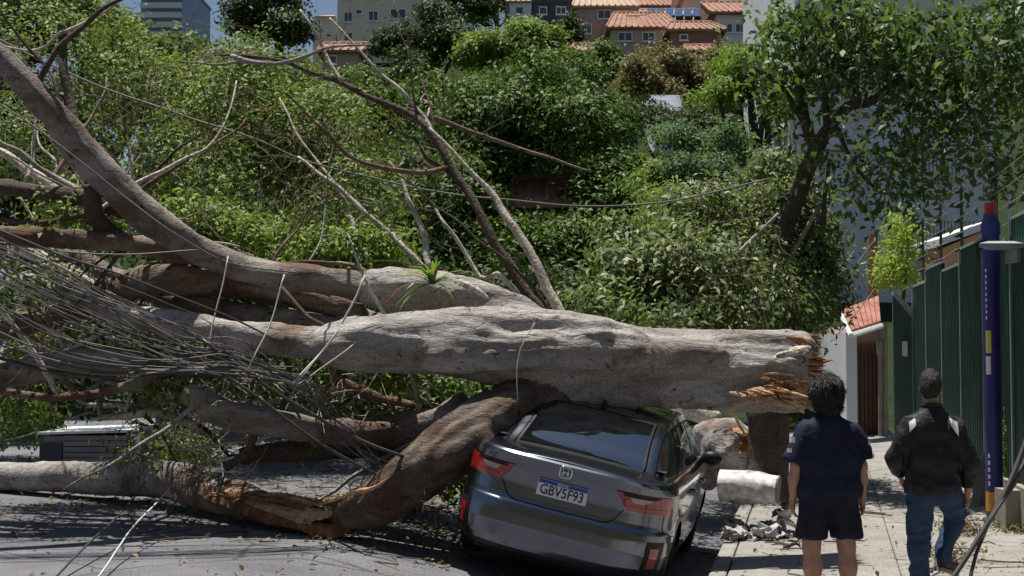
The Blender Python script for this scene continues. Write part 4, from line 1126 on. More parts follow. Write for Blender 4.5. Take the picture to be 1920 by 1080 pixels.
for i in range(120):
    px, py = 1360 + rs.uniform(0, 122), 0
    k = (px - 1360) / 122
    dd = rs.uniform(13.7, 14.25)
    zt = rs.uniform(0, 1) ** 1.6 * (0.08 + 0.24 * max(0, k - 0.62) / 0.38)
    c = P(px, 900, dd); c[2] = walk_z(dd) + zt + 0.03
    s = rs.uniform(0.02, 0.065)
    v = rs.normal(size=(8, 3)); v /= np.linalg.norm(v, axis=1)[:, None]
    base = np.array([[-1,-1,-1],[1,-1,-1],[1,1,-1],[-1,1,-1],[-1,-1,1],[1,-1,1],[1,1,1],[-1,1,1]]) * np.array([1, rs.uniform(.5, 1), rs.uniform(.25, .7)]) * 0.8 + v * 0.5
    th = rs.uniform(0, 6.28); R = np.array([[math.cos(th), -math.sin(th), 0], [math.sin(th), math.cos(th), 0], [0.3, 0.2, 1]])
    obj("chunk", Geo().hexa((base @ R.T) * s + c), M['rubble'], rub)
# ------------------------------------------------------------------ standing trees
def tree(name, label, ells, n, leaf, size, seed, bark='bark_dark', base=None, group=None, spread=0.3, per=26, holes=0.1, hfreq=0.8, shell=0.5, up=0.4, limbs=True, aspect=0.45, cat="tree", droop=0.0, lobes=6, lobe_r=0.45):
    rng = np.random.default_rng(seed)
    leafy = ells
    if lobes:
        leafy = []
        for c, r in ells:
            for k in range(lobes):
                d = rng.normal(size=3); d[2] = d[2] * 0.8 + 0.25; d[1] -= 0.35; d /= np.linalg.norm(d)
                leafy.append((c + d * r * rng.uniform(0.45, 0.78), r * lobe_r * rng.uniform(0.7, 1.25)))
    cs = np.array([e[0] for e in ells])
    if base is None:
        base = np.array([cs[:, 0].mean(), cs[:, 1].mean(), 0.0])
        base[2] = hill_z(base[0], base[1]) if base[1] > 26 else 0.1
    t = thing(name, label, cat, tuple(map(float, base)), group=group)
    leaf_mesh("crown", crown_points(rng, leafy, n, spread * (0.6 if lobes else 1), per, 0.72 if lobes else shell, holes, hfreq, seed, 0.7 if lobes else 0.0), size, rng, M[leaf], t, up, aspect, droop)
    if limbs:
        top = cs.mean(0); w = max(0.12, 0.035 * (top[2] - base[2] + 3))
        mid = base * 0.45 + top * 0.55 + rng.normal(size=3) * 0.15
        p = smooth_path(np.array([base - [0, 0, 0.4], base * 0.75 + mid * 0.25 + rng.normal(size=3) * 0.1, mid, top]), 0.25)
        obj("trunk", tube(p, np.linspace(w, w * 0.3, len(p)), 10, 0.12, seed), M[bark], t, smooth=True)
        for c, r in ells:
            q = smooth_path(np.array([mid, mid * 0.5 + c * 0.5 + rng.normal(size=3) * 0.2, c + rng.normal(size=3) * 0.2]), 0.25)
            obj("limb", tube(q, np.linspace(w * 0.45, w * 0.1, len(q)), 7, 0.1, seed), M[bark], t, smooth=True)
    return t
E = ell_px
tree("mango_tree", "big round dark green mango tree in the middle of the picture",
     [E(1000,290,215,185,38.5,3.0),E(850,400,130,120,36,1.9),E(1150,400,115,115,36,1.8),E(1000,480,190,80,35,1.6),E(815,220,95,85,40.5,1.9)],
     80000, 'leaf_mango', 0.16, 101, spread=0.34, holes=0.02, hfreq=0.9, lobes=30, lobe_r=0.34)
tree("light_tree", "light green round topped tree just above the mango tree", [E(955,78,70,34,58,2.2),E(1010,95,50,34,58,2.0),E(905,100,50,34,58,2),E(1035,82,28,26,58,1.4)], 14000, 'leaf_light', 0.2, 102, spread=0.35)
tree("dark_tree", "dark dense tree beside the cream apartment block", [E(745,95,45,45,62,2.2),E(810,60,60,50,62,2.5),E(850,90,60,45,61,2.4),E(880,20,60,45,64,2.4),E(770,135,60,40,60,2.2)], 20000, 'leaf_dark', 0.2, 103, spread=0.35)
tree("rust_tinged_tree", "pale green tree with rusty tinge below the tiled houses", [E(1235,125,65,40,62,2.2),E(1190,155,50,40,62,2.0),E(1290,155,50,38,62,2.0),E(1240,190,65,42,61,2.0)], 15000, 'leaf_rust', 0.19, 104, spread=0.34, holes=0.18)
tree("roadside_tree", "mid green tree with a dark hollow left of the tall grey building", [E(1385,135,55,40,42,1.6),E(1440,160,50,50,42,1.6),E(1340,190,45,45,42,1.4),E(1400,125,55,32,43,1.5),E(1465,220,40,50,41,1.4)], 15000, 'leaf_light', 0.13, 105, spread=0.25, holes=0.16)
tree("slope_bush", "blue green bush on the slope right of the mango tree", [E(1300,330,70,50,32,1.3),E(1370,300,60,50,33,1.3),E(1280,280,60,45,34,1.3),E(1400,370,70,50,31,1.2)], 15000, 'leaf_blue', 0.10, 106, spread=0.2, limbs=True, cat="bush")
tree("slope_bush", "pale feathery bush in front of the low grey house", [E(1450,330,50,40,30,1),E(1440,400,70,50,29,1.1),E(1340,410,70,40,28,1)], 10000, 'leaf_bush', 0.10, 107, spread=0.2, cat="bush")
tree("slope_bush", "bright green bush under the right flank of the mango tree", [E(1240,420,60,60,30,1.1),E(1220,350,50,50,33,1.1),E(1270,450,60,50,29,1)], 9000, 'leaf_light', 0.10, 108, spread=0.2, cat="bush")
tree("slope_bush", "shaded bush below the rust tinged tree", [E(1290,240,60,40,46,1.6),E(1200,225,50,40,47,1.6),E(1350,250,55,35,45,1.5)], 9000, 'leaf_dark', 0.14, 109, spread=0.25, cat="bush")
# mass of trees behind the fallen crown
tree("street_tree", "dense tree behind the fallen crown at the left edge", [E(40,120,130,110,25,1.8),E(-20,260,110,110,25,1.6),E(140,230,110,100,25,1.6),E(60,380,130,90,24,1.5),E(160,60,90,70,26,1.6)], 26000, 'leaf_dark', 0.12, 110, spread=0.26, holes=0.07)
tree("street_tree", "yellowish green tree between the tower block and the bare branches", [E(250,190,90,65,27,1.6),E(380,180,100,60,27,1.6),E(330,280,120,90,26,1.6),E(265,130,55,35,28,1.3),E(470,140,70,45,28,1.4)], 26000, 'leaf_light', 0.11, 111, spread=0.25, holes=0.1)
tree("street_tree", "dark tree crowded behind the middle of the bare branches", [E(560,210,100,65,29,1.8),E(660,240,100,70,29,1.8),E(540,320,120,90,28,1.7),E(700,330,110,90,28,1.7),E(650,185,60,35,31,1.6)], 28000, 'leaf_mango', 0.13, 112, spread=0.26, holes=0.08)
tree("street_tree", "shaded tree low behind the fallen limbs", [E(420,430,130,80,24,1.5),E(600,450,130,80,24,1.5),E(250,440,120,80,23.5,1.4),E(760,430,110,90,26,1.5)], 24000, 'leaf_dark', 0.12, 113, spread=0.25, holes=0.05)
tree("street_tree", "tall dark tree left of the cream apartment block at the top edge", [E(490,30,50,45,44,2.0),E(545,70,40,40,44,1.8),E(540,-10,50,35,45,2.0)], 12000, 'leaf_dark', 0.17, 114, spread=0.32, holes=0.12)
tree("street_tree", "tall leafy tree in the top left corner", [E(130,0,90,60,32,1.8),E(20,30,100,70,32,2),E(215,50,45,45,33,1.4),E(320,95,50,30,34,1.3)], 17000, 'leaf_fallen', 0.14, 115, spread=0.28, holes=0.15)
rngt = np.random.default_rng(9)
for i, (px, py, d, rx, ry, lf, lab) in enumerate((
    (1064, 68, 88, 24, 30, 'leaf_dark', "dark tree right of the light green treetop"),
    (1420, 118, 80, 60, 30, 'leaf_mango', "round tree below the white house"), (700, 165, 76, 60, 34, 'leaf_mango', "round tree at the foot of the cream apartment block"),
    (560, 155, 70, 50, 34, 'leaf_light', "bright tree left of the small red roofed house"), (1130, 130, 70, 50, 40, 'leaf_mango', "round tree right of the low orange roof"),
    (930, 0, 125, 40, 24, 'leaf_dark', "dark tree on the skyline left of the navy building"), (1230, -22, 130, 90, 16, 'leaf_dark', "dark tree on the skyline behind the tiled houses"),
    (470, 50, 90, 40, 36, 'leaf_dark', "dark tree on the skyline right of the blue sky gap"), (1350, 118, 76, 40, 20, 'leaf_rust', "brownish tree under the brown walled house"),
    (1600, 60, 70, 90, 90, 'leaf_dark', "dark tree behind the tall grey building"))):
    tree("hill_tree", lab, [E(px - rx * .4, py, rx * .6, ry * .8, d, 2.2), E(px + rx * .4, py + 4, rx * .6, ry * .75, d, 2.2), E(px, py - ry * .3, rx * .6, ry * .7, d, 2.2)], 6500, lf, 0.24, 130 + i, spread=0.4, group="trees on the hillside")

# leaning glossy tree on the right
lt = thing("leaning_tree", "leaning tree with glossy leaves overhanging the fence on the right", "tree", tuple(P(1462, 640, 18)))
for pts in ([(1470,660,16,18),(1462,540,16,18),(1466,440,17,18),(1498,350,16,17.9),(1528,285,15,17.8),(1560,230,11,17.6),(1590,200,10,17.4),(1640,185,8,17.2),(1690,150,7,17),(1730,180,5,16.8),(1790,220,4,16.6)],
            [(1528,285,11,17.8),(1510,220,10,17.9),(1502,150,8,18),(1510,60,7,18.1),(1530,-30,6,18.2)],
            [(1550,245,7,17.6),(1548,190,6,17.6),(1570,120,5,17.5),(1620,60,4,17.4),(1700,20,3,17.2)],
            [(1690,150,6,17),(1660,110,5,17),(1680,60,4,17),(1760,30,3,16.8),(1850,20,3,16.6)],
            [(1535,280,6,17.7),(1570,240,5,17.4),(1600,300,4,17.1),(1640,350,3,17)],
            [(1512,230,6,17.9),(1460,160,5,18),(1420,120,4,18.1)],
            [(1730,180,4,16.8),(1800,150,4,16.5),(1870,130,3,16.3),(1950,120,3,16)],
            [(1545,420,5,17.9),(1548,350,4,17.9),(1560,300,4,17.8)]):
    p, r = pxpath(pts, 0.07); obj("limb" if pts[0][2] < 14 else "trunk", tube(p + np.stack([fbm(p * 2.5, 2, k) for k in range(3)], 1) * 0.05, r, 12, 0.14, 7), M['bark_dark'], lt, smooth=True)
fol = [E(1760,70,120,60,16.6,0.8),E(1870,80,100,80,16.2,0.8),E(1640,60,110,60,17.2,0.8),E(1860,200,90,90,16.4,0.7),E(1770,180,80,70,16.8,0.7),E(1500,60,80,70,18,0.8),E(1550,150,60,60,17.7,0.6),E(1660,150,70,50,17.2,0.6),E(1465,150,45,50,18.2,0.6),E(1640,260,60,60,17,0.5),
       E(1620,360,55,50,17,0.4),E(1700,270,70,60,16.8,0.5),E(1790,280,50,50,16.7,0.4),E(1900,20,90,60,15.8,0.8),E(1880,320,35,60,16.6,0.3),E(1580,300,50,40,17.3,0.4),E(1450,240,40,40,18.2,0.5),E(1600,100,110,90,17.4,.7),E(1560,30,100,60,17.8,.7),E(1710,360,60,40,16.8,.4),E(1500,330,50,50,18.3,.4)]
leaf_mesh("crown", crown_points(rl, fol, 8000, 0.27, 7, 0.1, 0.2, 1.6, 20), 0.125, rl, M['leaf_gloss'], lt, form=0.5, up=0.35, aspect=0.5, droop=0.7)
twig_mesh("twigs", np.vstack([scatter(1720, 150, 330, 200, 17, 0.6, 120), scatter(1560, 300, 160, 120, 17.3, 0.4, 40)]), rt, lt, M['bark_dark'], (0.3, 0.8), r0=0.006, up=-0.1)
# bright creeper by the gate, sprouts at the wall foot
cr_ = tree("creeper", "bright green creeper climbing behind the gatehouse post", [E(1700,420,30,40,25,0.5),E(1690,490,40,50,25,0.5),E(1720,460,40,40,25,0.4),E(1665,510,25,30,25,0.4)], 2600, 'leaf_bright', 0.085, 140, lobes=0, base=P(1690, 600, 25), spread=0.12, per=14, holes=0.2, limbs=False, cat="plant")
p, r = pxpath([(1688, 600, 4, 25), (1700, 500, 3, 25), (1704, 400, 2, 25)], 0.1); obj("stem", tube(p, r, 6), M['bark_dark'], cr_, smooth=True)
tw = tree("wall_plant", "bright green sprout growing between the blue pole and the fence", [E(1892,780,8,18,15.5,0.08),E(1886,830,9,30,15.5,0.08),E(1890,870,8,20,15.5,0.08)], 420, 'leaf_bright', 0.05, 141, lobes=0, base=P(1888, 900, 15.5), spread=0.04, per=12, holes=0.0, limbs=False, cat="plant")
p, r = pxpath([(1888, 905, 2, 15.5), (1887, 840, 1.6, 15.5), (1892, 770, 1, 15.5)], 0.08); obj("stem", tube(p, r, 5), M['leaf_bright'], tw)
gt = tree("weeds", "low weeds and litter growing at the foot of the blue pole", [E(1880,985,40,10,14.6,0.25),E(1905,1000,30,10,14.2,0.2),E(1800,990,40,14,14.2,0.3)], 1500, 'leaf_dry', 0.04, 142, lobes=0, base=P(1880, 1000, 14.5), spread=0.06, per=14, holes=0.0, limbs=False, cat="weeds")

# grey slatted crate-like bin on the left roadside
M['bin'] = surf("blue_grey_paint", (0.16, 0.175, 0.21), (0.23, 0.25, 0.29), 3, 0.6, 0.15, 20, stretch=(0.3, 1, 4))
D = 16.9
X0, X1, Z0, Z1 = pxbox(118, 246, 815, 890, D)
sk = thing("skip_container", "blue grey slatted container behind the log on the left roadside", "container", tuple(P(180, 880, D)))
nb = 7
for i in range(nb):
    z0 = Z0 + (Z1 - Z0) * i / nb; z1 = Z0 + (Z1 - Z0) * (i + 1) / nb - 0.012
    obj("slat", Geo().hexa([[X0, D, z0], [X1, D, z0], [X1, D + .04, z0], [X0, D + .04, z0], [X0, D, z1 - 0.02 * 0], [X1, D, z1], [X1, D + .04, z1], [X0, D + .04, z1]]), M['bin'], sk)
obj("body", Geo().box((X0 - 0.25, D + 0.045, Z0 - 0.2), (X1 + 0.03, D + 1.3, Z1 - 0.02)), M['bin'], sk)
obj("side_panel", Geo().box((X0 - 0.29, D + 0.02, Z0 - 0.1), (X0 - 0.02, D + 0.042, Z1 - 0.1)), M['navy'], sk)
obj("corner_post", Geo().box((X1 + 0.005, D - 0.03, Z0 - 0.2), (X1 + 0.10, D + 0.05, Z1 + 0.06)), M['greywall'], sk)
obj("lid", Geo().hexa([[X0 - .3, D - .05, Z1 + .002], [X1 + .0, D - .05, Z1 + .03], [X1 + .0, D + 1.3, Z1 + .03], [X0 - .3, D + 1.3, Z1 + .002], [X0 - .3, D - .05, Z1 + .03], [X1, D - .05, Z1 + .06], [X1, D + 1.3, Z1 + .06], [X0 - .3, D + 1.3, Z1 + .03]]), M['greywall'], sk)

# ------------------------------------------------------------------ cables
M['cable'] = surf("black_cable", (0.035, 0.033, 0.035), (0.075, 0.07, 0.07), 3, 0.5, 0.0)
M['cable_grey'] = surf("grey_cable", (0.11, 0.10, 0.095), (0.19, 0.175, 0.165), 3, 0.55, 0.0)
M['rope'] = surf("white_rope", (0.50, 0.48, 0.45), (0.66, 0.64, 0.6), 8, 0.8, 0.2)
rc_ = np.random.default_rng(77)
def cable_px(pts, r, wob=0.0, seed=0, step=0.08):
    w = np.array([P(*q) for q in pts]); s = smooth_path(w, step)
    if wob: s = s + np.stack([fbm(s * 1.4 + seed * 9.1, 2, seed + k) for k in range(3)], 1) * wob
    return tube(s, r, 6)
cb = thing("cable_bundle", "thick tangled bundle of fallen black cables sweeping down from the left edge", "cables", tuple(P(560, 760, 11.6)))
for i in range(30):
    k = i / 29
    y0 = 440 + 150 * k + rc_.normal() * 16
    d0 = 11.0 + rc_.uniform(0, 0.5)
    mx = 330 + rc_.normal() * 14; my = 608 + 78 * k + rc_.normal() * 12
    ex = 570 + rc_.normal() * 12; ey = 722 + 22 * rc_.normal() * 0.5
    pts = [(-40, y0 - 22, d0), (120, y0 + 52 + rc_.normal() * 8, d0 + .1), (mx, my, d0 + .2), (450, 662 + 34 * k + rc_.normal() * 9, d0 + .3), (ex, ey, d0 + .4)]
    if i % 3 == 0: pts += [(650 + rc_.normal() * 20, 800 + rc_.normal() * 18, d0 + .7), (740 + rc_.normal() * 25, 900 + rc_.normal() * 12, d0 + .9)]
    r = rc_.uniform(0.0035, 0.0075)
    obj("cable", cable_px(pts, r, 0.07, i), M['cable_grey'] if i % 3 == 1 else M['cable'], cb, smooth=True)
for i in range(7):
    pts = [(-40, 590 + i * 12, 11.2), (90, 652 + i * 7, 11.3), (250, 686 + i * 3, 11.4), (430, 694, 11.5), (540, 705, 11.6)]
    obj("cable", cable_px(pts, rc_.uniform(0.005, 0.009), 0.03, 60 + i), M['cable_grey'] if i % 2 else M['cable'], cb, smooth=True)
for i, (pts, r) in enumerate(([(( 330, 640, 11.5), (470, 735, 11.6), (600, 830, 11.7), (720, 900, 11.9)), 0.014], [((380, 640, 11.5), (520, 740, 11.6), (640, 810, 11.7), (760, 860, 11.8)), 0.016])):
    obj("cable", cable_px(pts, r, 0.03, 90 + i), M['cable'], cb, smooth=True)
def lone(name, pts, r, mat, label, cat, group=None, wob=0.02, seed=0):
    return tag(obj(name, cable_px(pts, r, wob, seed), M[mat], smooth=True), label, cat, group)
lone("overhead_wire", [(-30, 60, 14.5), (160, 150, 14.5), (330, 213, 14.5), (480, 262, 14.5), (590, 306, 14.5), (780, 352, 14.6), (930, 374, 14.7), (1090, 385, 14.9), (1230, 380, 15.1), (1330, 362, 15.3), (1440, 335, 15.5)], 0.011, 'cable_grey', "long sagging grey wire crossing the whole middle of the picture", "wire", wob=0.015)
lone("overhead_wire", [(-30, 175, 12.0), (120, 280, 12.0), (240, 375, 12), (330, 440, 12), (430, 492, 12.1), (560, 512, 12.3)], 0.008, 'cable_grey', "thin wire lying along the uppermost sloping limb", "wire")
lone("overhead_wire", [(-30, 425, 11.3), (120, 480, 11.4), (240, 520, 11.5), (420, 590, 11.7), (520, 640, 11.9)], 0.009, 'cable', "dark wire crossing in front of the limbs above the bundle", "wire")
lone("overhead_wire", [(-30, 452, 12.0), (100, 470, 12.0), (240, 478, 12.0), (380, 470, 12.1)], 0.007, 'cable_grey', "grey wire running level below the sloping limb", "wire")
for i, (pts, r, lab) in enumerate((
    ([(427, 485, 11.9), (408, 570, 11.8), (385, 668, 11.7)], 0.006, "pale rope hanging from the upper limb, leftmost of the hanging ropes"),
    ([(533, 516, 11.9), (505, 590, 11.8), (478, 650, 11.7), (448, 722, 11.6)], 0.0065, "long pale rope hanging from the upper limb, second from the left"),
    ([(682, 510, 11.9), (662, 570, 11.85), (620, 640, 11.8), (552, 722, 11.6)], 0.009, "thick pale rope hanging in front of the middle limb"),
    ([(668, 640, 11.8), (615, 680, 11.7), (556, 724, 11.6)], 0.005, "short pale rope splaying right of the thick hanging rope"),
    ([(640, 608, 11.8), (600, 660, 11.7), (560, 715, 11.6)], 0.004, "thin pale cord splaying left of the thick hanging rope"),
    ([(1000, 603, 12.0), (972, 650, 12.0), (966, 700, 11.95), (972, 752, 11.9)], 0.004, "fine cord hanging down the front of the trunk"))):
    lone("rope", pts, r, 'rope', lab, "rope", "ropes hanging from the limbs", 0.06, 30 + i)
lone("rope", [(345, 880, 13.6), (300, 935, 12.2), (240, 1005, 11.0), (170, 1100, 9.5)], 0.007, 'rope', "white rope stretched over the asphalt, right of the dark one", "rope", None, 0.015, 41)
lone("rope", [(285, 888, 13.9), (230, 960, 11.9), (160, 1025, 10.6), (90, 1095, 9.6)], 0.009, 'cable', "dark cord stretched over the asphalt left of the white rope", "rope", None, 0.015, 42)
for i, (pts, r) in enumerate((([(1945, 760, 9.2), (1915, 850, 9.1), (1880, 930, 9.0), (1830, 1015, 8.9), (1775, 1100, 8.8)], 0.017), ([(1960, 800, 9.2), (1905, 905, 9.1), (1862, 965, 9.0), (1828, 1040, 8.9), (1815, 1100, 8.8)], 0.012), ([(1930, 720, 9.3), (1925, 850, 9.15), (1868, 958, 8.95), (1800, 1060, 8.9), (1770, 1120, 8.8)], 0.010))):
    lone("black_cable", pts, r, 'cable', ("thickest black cable curving up at the bottom right corner", "black cable splitting to the right in the bottom right corner", "thin black cable beside the thickest one at bottom right")[i], "cable", "cables at the bottom right", 0.01, 50 + i)
for i, (a, b) in enumerate((((1530, 600), (1660, 420)), ((1545, 560), (1600, 470)), ((1560, 640), (1640, 540)), ((1520, 560), (1580, 490)))):
    lone("guy_wire", [(a[0], a[1], 20), ((a[0] + b[0]) / 2, (a[1] + b[1]) / 2 + 4, 20.5), (b[0], b[1], 21)], 0.006, 'cable_grey', ("slack wire slanting up to the red post, longest of four", "short slack wire highest among the four near the creeper", "slack wire slanting up beside the gatehouse canopy", "short slack wire leftmost of the four near the creeper")[i], "wire", "slack wires before the gatehouse", 0.02, 70 + i)

# ------------------------------------------------------------------ the car
M['paint'] = surf("dark_grey_metallic_paint", (0.14, 0.155, 0.19), (0.16, 0.175, 0.215), 3, 0.24, 0.0, metallic=1.0, coat=1.0, spec=0.5)
M['blackplastic'] = plain("black_plastic", (0.014, 0.014, 0.015), 0.45, spec=0.25)
M['rubber'] = plain("tyre_rubber", (0.018, 0.018, 0.019), 0.8, bump=0.2)
M['alloy'] = plain("alloy", (0.30, 0.31, 0.32), 0.3, metallic=0.9)
M['chrome'] = plain("chrome", (0.75, 0.75, 0.77), 0.15, metallic=1.0)
M['redlens'] = plain("red_lens", (0.30, 0.012, 0.010), 0.12, coat=1.0)
M['clearlens'] = plain("clear_lens", (0.36, 0.30, 0.28), 0.15, coat=1.0)
M['platewhite'] = plain("plate_white", (0.72, 0.73, 0.78), 0.4)
M['plateblue'] = plain("plate_blue", (0.03, 0.07, 0.36), 0.4)
M['plateink'] = plain("plate_ink", (0.02, 0.02, 0.04), 0.5)
M['seat'] = plain("seat_fabric", (0.03, 0.03, 0.032), 0.9)
M['headrest'] = plain("headrest_fabric", (0.6, 0.61, 0.62), 0.9)
mg, tg_, bg_ = nt("tinted_glass")
bg_.inputs["Base Color"].default_value = (0.30, 0.36, 0.38, 1); bg_.inputs["Roughness"].default_value = 0.02
bg_.inputs["Transmission Weight"].default_value = 1.0; bg_.inputs["IOR"].default_value = 1.45
tp = tg_.nodes.new("ShaderNodeBsdfTransparent"); tp.inputs[0].default_value = (0.50, 0.57, 0.60, 1)
gl = tg_.nodes.new("ShaderNodeBsdfGlossy"); gl.inputs["Roughness"].default_value = 0.02; gl.inputs[0].default_value = (0.72, 0.86, 1.0, 1)
fr = tg_.nodes.new("ShaderNodeFresnel"); fr.inputs[0].default_value = 4.2
mxs = tg_.nodes.new("ShaderNodeMixShader")
tg_.links.new(fr.outputs[0], mxs.inputs[0]); tg_.links.new(tp.outputs[0], mxs.inputs[1]); tg_.links.new(gl.outputs[0], mxs.inputs[2])
tg_.links.new(mxs.outputs[0], tg_.nodes["Material Output"].inputs[0])
M['glass'] = mg

CAR_ROLL = math.radians(13.0)
car_pos = P(1010, 1112, 11.1)
from mathutils import Euler
car = thing("grey_car", "dark grey sedan crushed under the fallen trunk, seen from behind", "car", tuple(map(float, car_pos)))
mcar = Matrix.Translation(Vector(car_pos)) @ Matrix.Rotation(-YAW, 4, 'Z') @ Matrix.Rotation(math.radians(0.6), 4, 'X') @ Matrix.Rotation(CAR_ROLL, 4, 'Y')
car.matrix_basis = mcar
def cobj(name, geo, mat, parent=None, smooth=False):
    return obj(name, geo, M[mat], parent or car, smooth, world_space=False)
zk = [.18,.24,.34,.46,.56,.62,.645,.68,.78,.88,.93,.975,1.005,1.02]
yk = [.17,.08,.025,0,.008,.022,.05,.062,.07,.062,.045,.018,.012,.03]
wk = [.76,.82,.86,.875,.876,.875,.874,.873,.868,.862,.85,.825,.80,.78]
def yrear(z): return np.interp(z, zk, yk)
def whalf(z): return np.interp(z, zk, wk)
NB, MB_, DB = 4.2, 2.3, 0.62
LEN = 4.55
def S(u, z):
    """body surface, right half: u 0..1 rear cap from centre to side, 1..2 along the side, 2..3 front cap"""
    u, z = np.broadcast_arrays(np.asarray(u, float), np.asarray(z, float))
    w = whalf(z); y0 = yrear(z)
    th = np.clip(u, 0, 1) * math.pi / 2
    xr = w * np.sin(th) ** (2 / NB); yr_ = y0 + DB * (1 - np.cos(th) ** (2 / MB_))
    yl = LEN - 0.75 - DB
    k = np.clip(u - 1, 0, 1)
    ys_ = y0 + DB + k * (yl - y0)
    bulge = 1 + 0.012 * np.sin(k * math.pi)
    th3 = np.clip(u - 2, 0, 1) * math.pi / 2
    xf = w * np.cos(th3) ** (2 / 3.0); yf = LEN - 0.75 + 0.75 * np.sin(th3) ** (2 / 2.4)
    x = np.where(u <= 1, xr, np.where(u <= 2, w * bulge, xf)); y = np.where(u <= 1, yr_, np.where(u <= 2, ys_, yf))
    zz_ = np.where(y > 3.3, z - np.clip((z - .6) / .42, 0, 1) * 0.22 * np.clip((y - 3.3) / 1.2, 0, 1) ** 1.3, z)
    return np.stack([x, y, zz_], -1)
def u_of_x(x, z): return math.asin(min(1, (abs(x) / float(whalf(z))) ** (NB / 2))) / (math.pi / 2)
def u_of_y(y, z):
    y0 = float(yrear(z)); yl = LEN - 0.75 - DB
    if y < y0 + DB: return math.acos(max(0, 1 - (y - y0) / DB) ** (MB_ / 2)) / (math.pi / 2)
    return 1 + (y - y0 - DB) / (yl - y0)
def mirror(v): v = np.array(v, float); v[:, 0] *= -1; return v
us = np.concatenate([np.linspace(0, 1, 44), np.linspace(1, 2, 140)[1:], np.linspace(2, 3, 30)[1:]])
zs = np.unique(np.concatenate([np.linspace(.18, 1.02, 36), zk]))
U, Zg = np.meshgrid(us, zs, indexing='ij')
pts = S(U, Zg).reshape(-1, 3); F = gridf(len(us), len(zs))
WH = [(0.93, 0.31), (3.53, 0.31)]; AR = 0.365
for wy, wz in WH:
    dd = np.hypot(pts[:, 1] - wy, pts[:, 2] - wz); side = (U.reshape(-1) > 0.6) & (U.reshape(-1) < 2.4)
    m = side & (np.abs(dd - AR) < 0.02)
    pts[m, 1] = wy + (pts[m, 1] - wy) * AR / dd[m]; pts[m, 2] = wz + (pts[m, 2] - wz) * AR / dd[m]
fc = pts[F].mean(1); fu = U.reshape(-1)[F].mean(1)
keep = np.ones(len(F), bool)
for wy, wz in WH: keep &= ~((np.hypot(fc[:, 1] - wy, fc[:, 2] - wz) < AR - 0.004) & (fu > 0.6) & (fu < 2.4))
val = keep & (fc[:, 2] < 0.285); bod = keep & ~val
def both(v, f):
    n = len(v); return np.vstack([v, mirror(v)]), np.vstack([f, f[:, ::-1] + n])
autosmooth(cobj("body", both(pts, F[bod][:, ::-1]), 'paint'), 38)
autosmooth(cobj("bumper_valance", both(pts, F[val][:, ::-1]), 'blackplastic'), 38)
# top deck
top = S(us, np.full(len(us), 1.02)); nx = 13; kx = np.linspace(-1, 1, nx)
dk = np.stack([top[:, None, 0] * kx, np.repeat(top[:, 1:2], nx, 1), top[:, None, 2] + 0.035 * (1 - kx[None] ** 2) * np.clip(top[:, 0:1] / 0.7, 0, 1)], -1).reshape(-1, 3)
autosmooth(cobj("trunk_lid", (dk, gridf(len(us), nx)[:, ::-1]), 'paint'), 38)
# greenhouse
gy = [.40,.55,.75,1.0,1.2,1.4,1.7,2.1,2.5,2.8,3.1,3.5,3.9]
gz = [1.03,1.075,1.18,1.305,1.385,1.428,1.455,1.465,1.455,1.42,1.32,1.16,1.0]
gwb = [.66,.70,.735,.76,.772,.78,.785,.79,.788,.785,.78,.76,.70]
gwt = [.62,.63,.61,.59,.585,.585,.588,.59,.588,.585,.585,.60,.62]
def ci(x, xp, fp):
    """smooth interpolation"""
    x = np.asarray(x, float); sl = np.gradient(np.array(fp), np.array(xp))
    i = np.clip(np.searchsorted(xp, x) - 1, 0, len(xp) - 2); xp = np.array(xp); fp = np.array(fp)
    h = xp[i+1] - xp[i]; t = np.clip((x - xp[i]) / h, 0, 1)
    return fp[i]*(2*t**3-3*t**2+1) + h*sl[i]*(t**3-2*t**2+t) + fp[i+1]*(-2*t**3+3*t**2) + h*sl[i+1]*(t**3-t**2)
ZB = 0.985
def Gh(y, v):
    y, v = np.broadcast_arrays(np.asarray(y, float), np.asarray(v, float))
    zr, wb, wt = ci(y, gy, gz), ci(y, gy, gwb), ci(y, gy, gwt)
    ze = zr - 0.05
    k = np.clip(v / 0.5, 0, 1)
    xs_ = wb + (wt - wb) * k ** 1.15 + 0.02 * np.sin(k * math.pi); zs_ = ZB + (ze - ZB) * k
    a = np.clip((v - 0.5) / 0.14, 0, 1) * math.pi / 2
    xc = wt - 0.085 * (1 - np.cos(a)); zc = ze + 0.036 * np.sin(a)
    m = np.clip((v - 0.64) / 0.36, 0, 1)
    xt = (wt - 0.085) * (1 - m); zt_ = zr - 0.014 * (1 - m) ** 2 
    x = np.where(v <= .5, xs_, np.where(v <= .64, xc, xt)); z = np.where(v <= .5, zs_, np.where(v <= .64, zc, zt_))
    return np.stack([x, y, z], -1)
ygs = np.linspace(.40, 3.9, 150); vgs = np.concatenate([np.linspace(0, .5, 16), np.linspace(.5, .64, 7)[1:], np.linspace(.64, 1, 12)[1:]])
Yg, Vg = np.meshgrid(ygs, vgs, indexing='ij')
gp = Gh(Yg, Vg).reshape(-1, 3); GF = gridf(len(ygs), len(vgs))
fy, fv = Yg.reshape(-1)[GF].mean(1), Vg.reshape(-1)[GF].mean(1)
def in_rear(y, v): return (y > .49) & (y < 1.205) & (v > .655)
def in_front(y, v): return (y > 2.86) & (y < 3.72) & (v > .66)
def side_ok(y, v): return (v > .05) & (v < .45)
def in_side(y, v): return side_ok(y, v) & (y > 1.10 + 0.30 * v / .45) & (y < 3.42 - 0.75 * v / .45) & ~((y > 2.05) & (y < 2.19))
cut = in_rear(fy, fv) | in_front(fy, fv) | in_side(fy, fv)
autosmooth(cobj("cabin_shell", both(gp, GF[~cut]), 'paint'), 38)
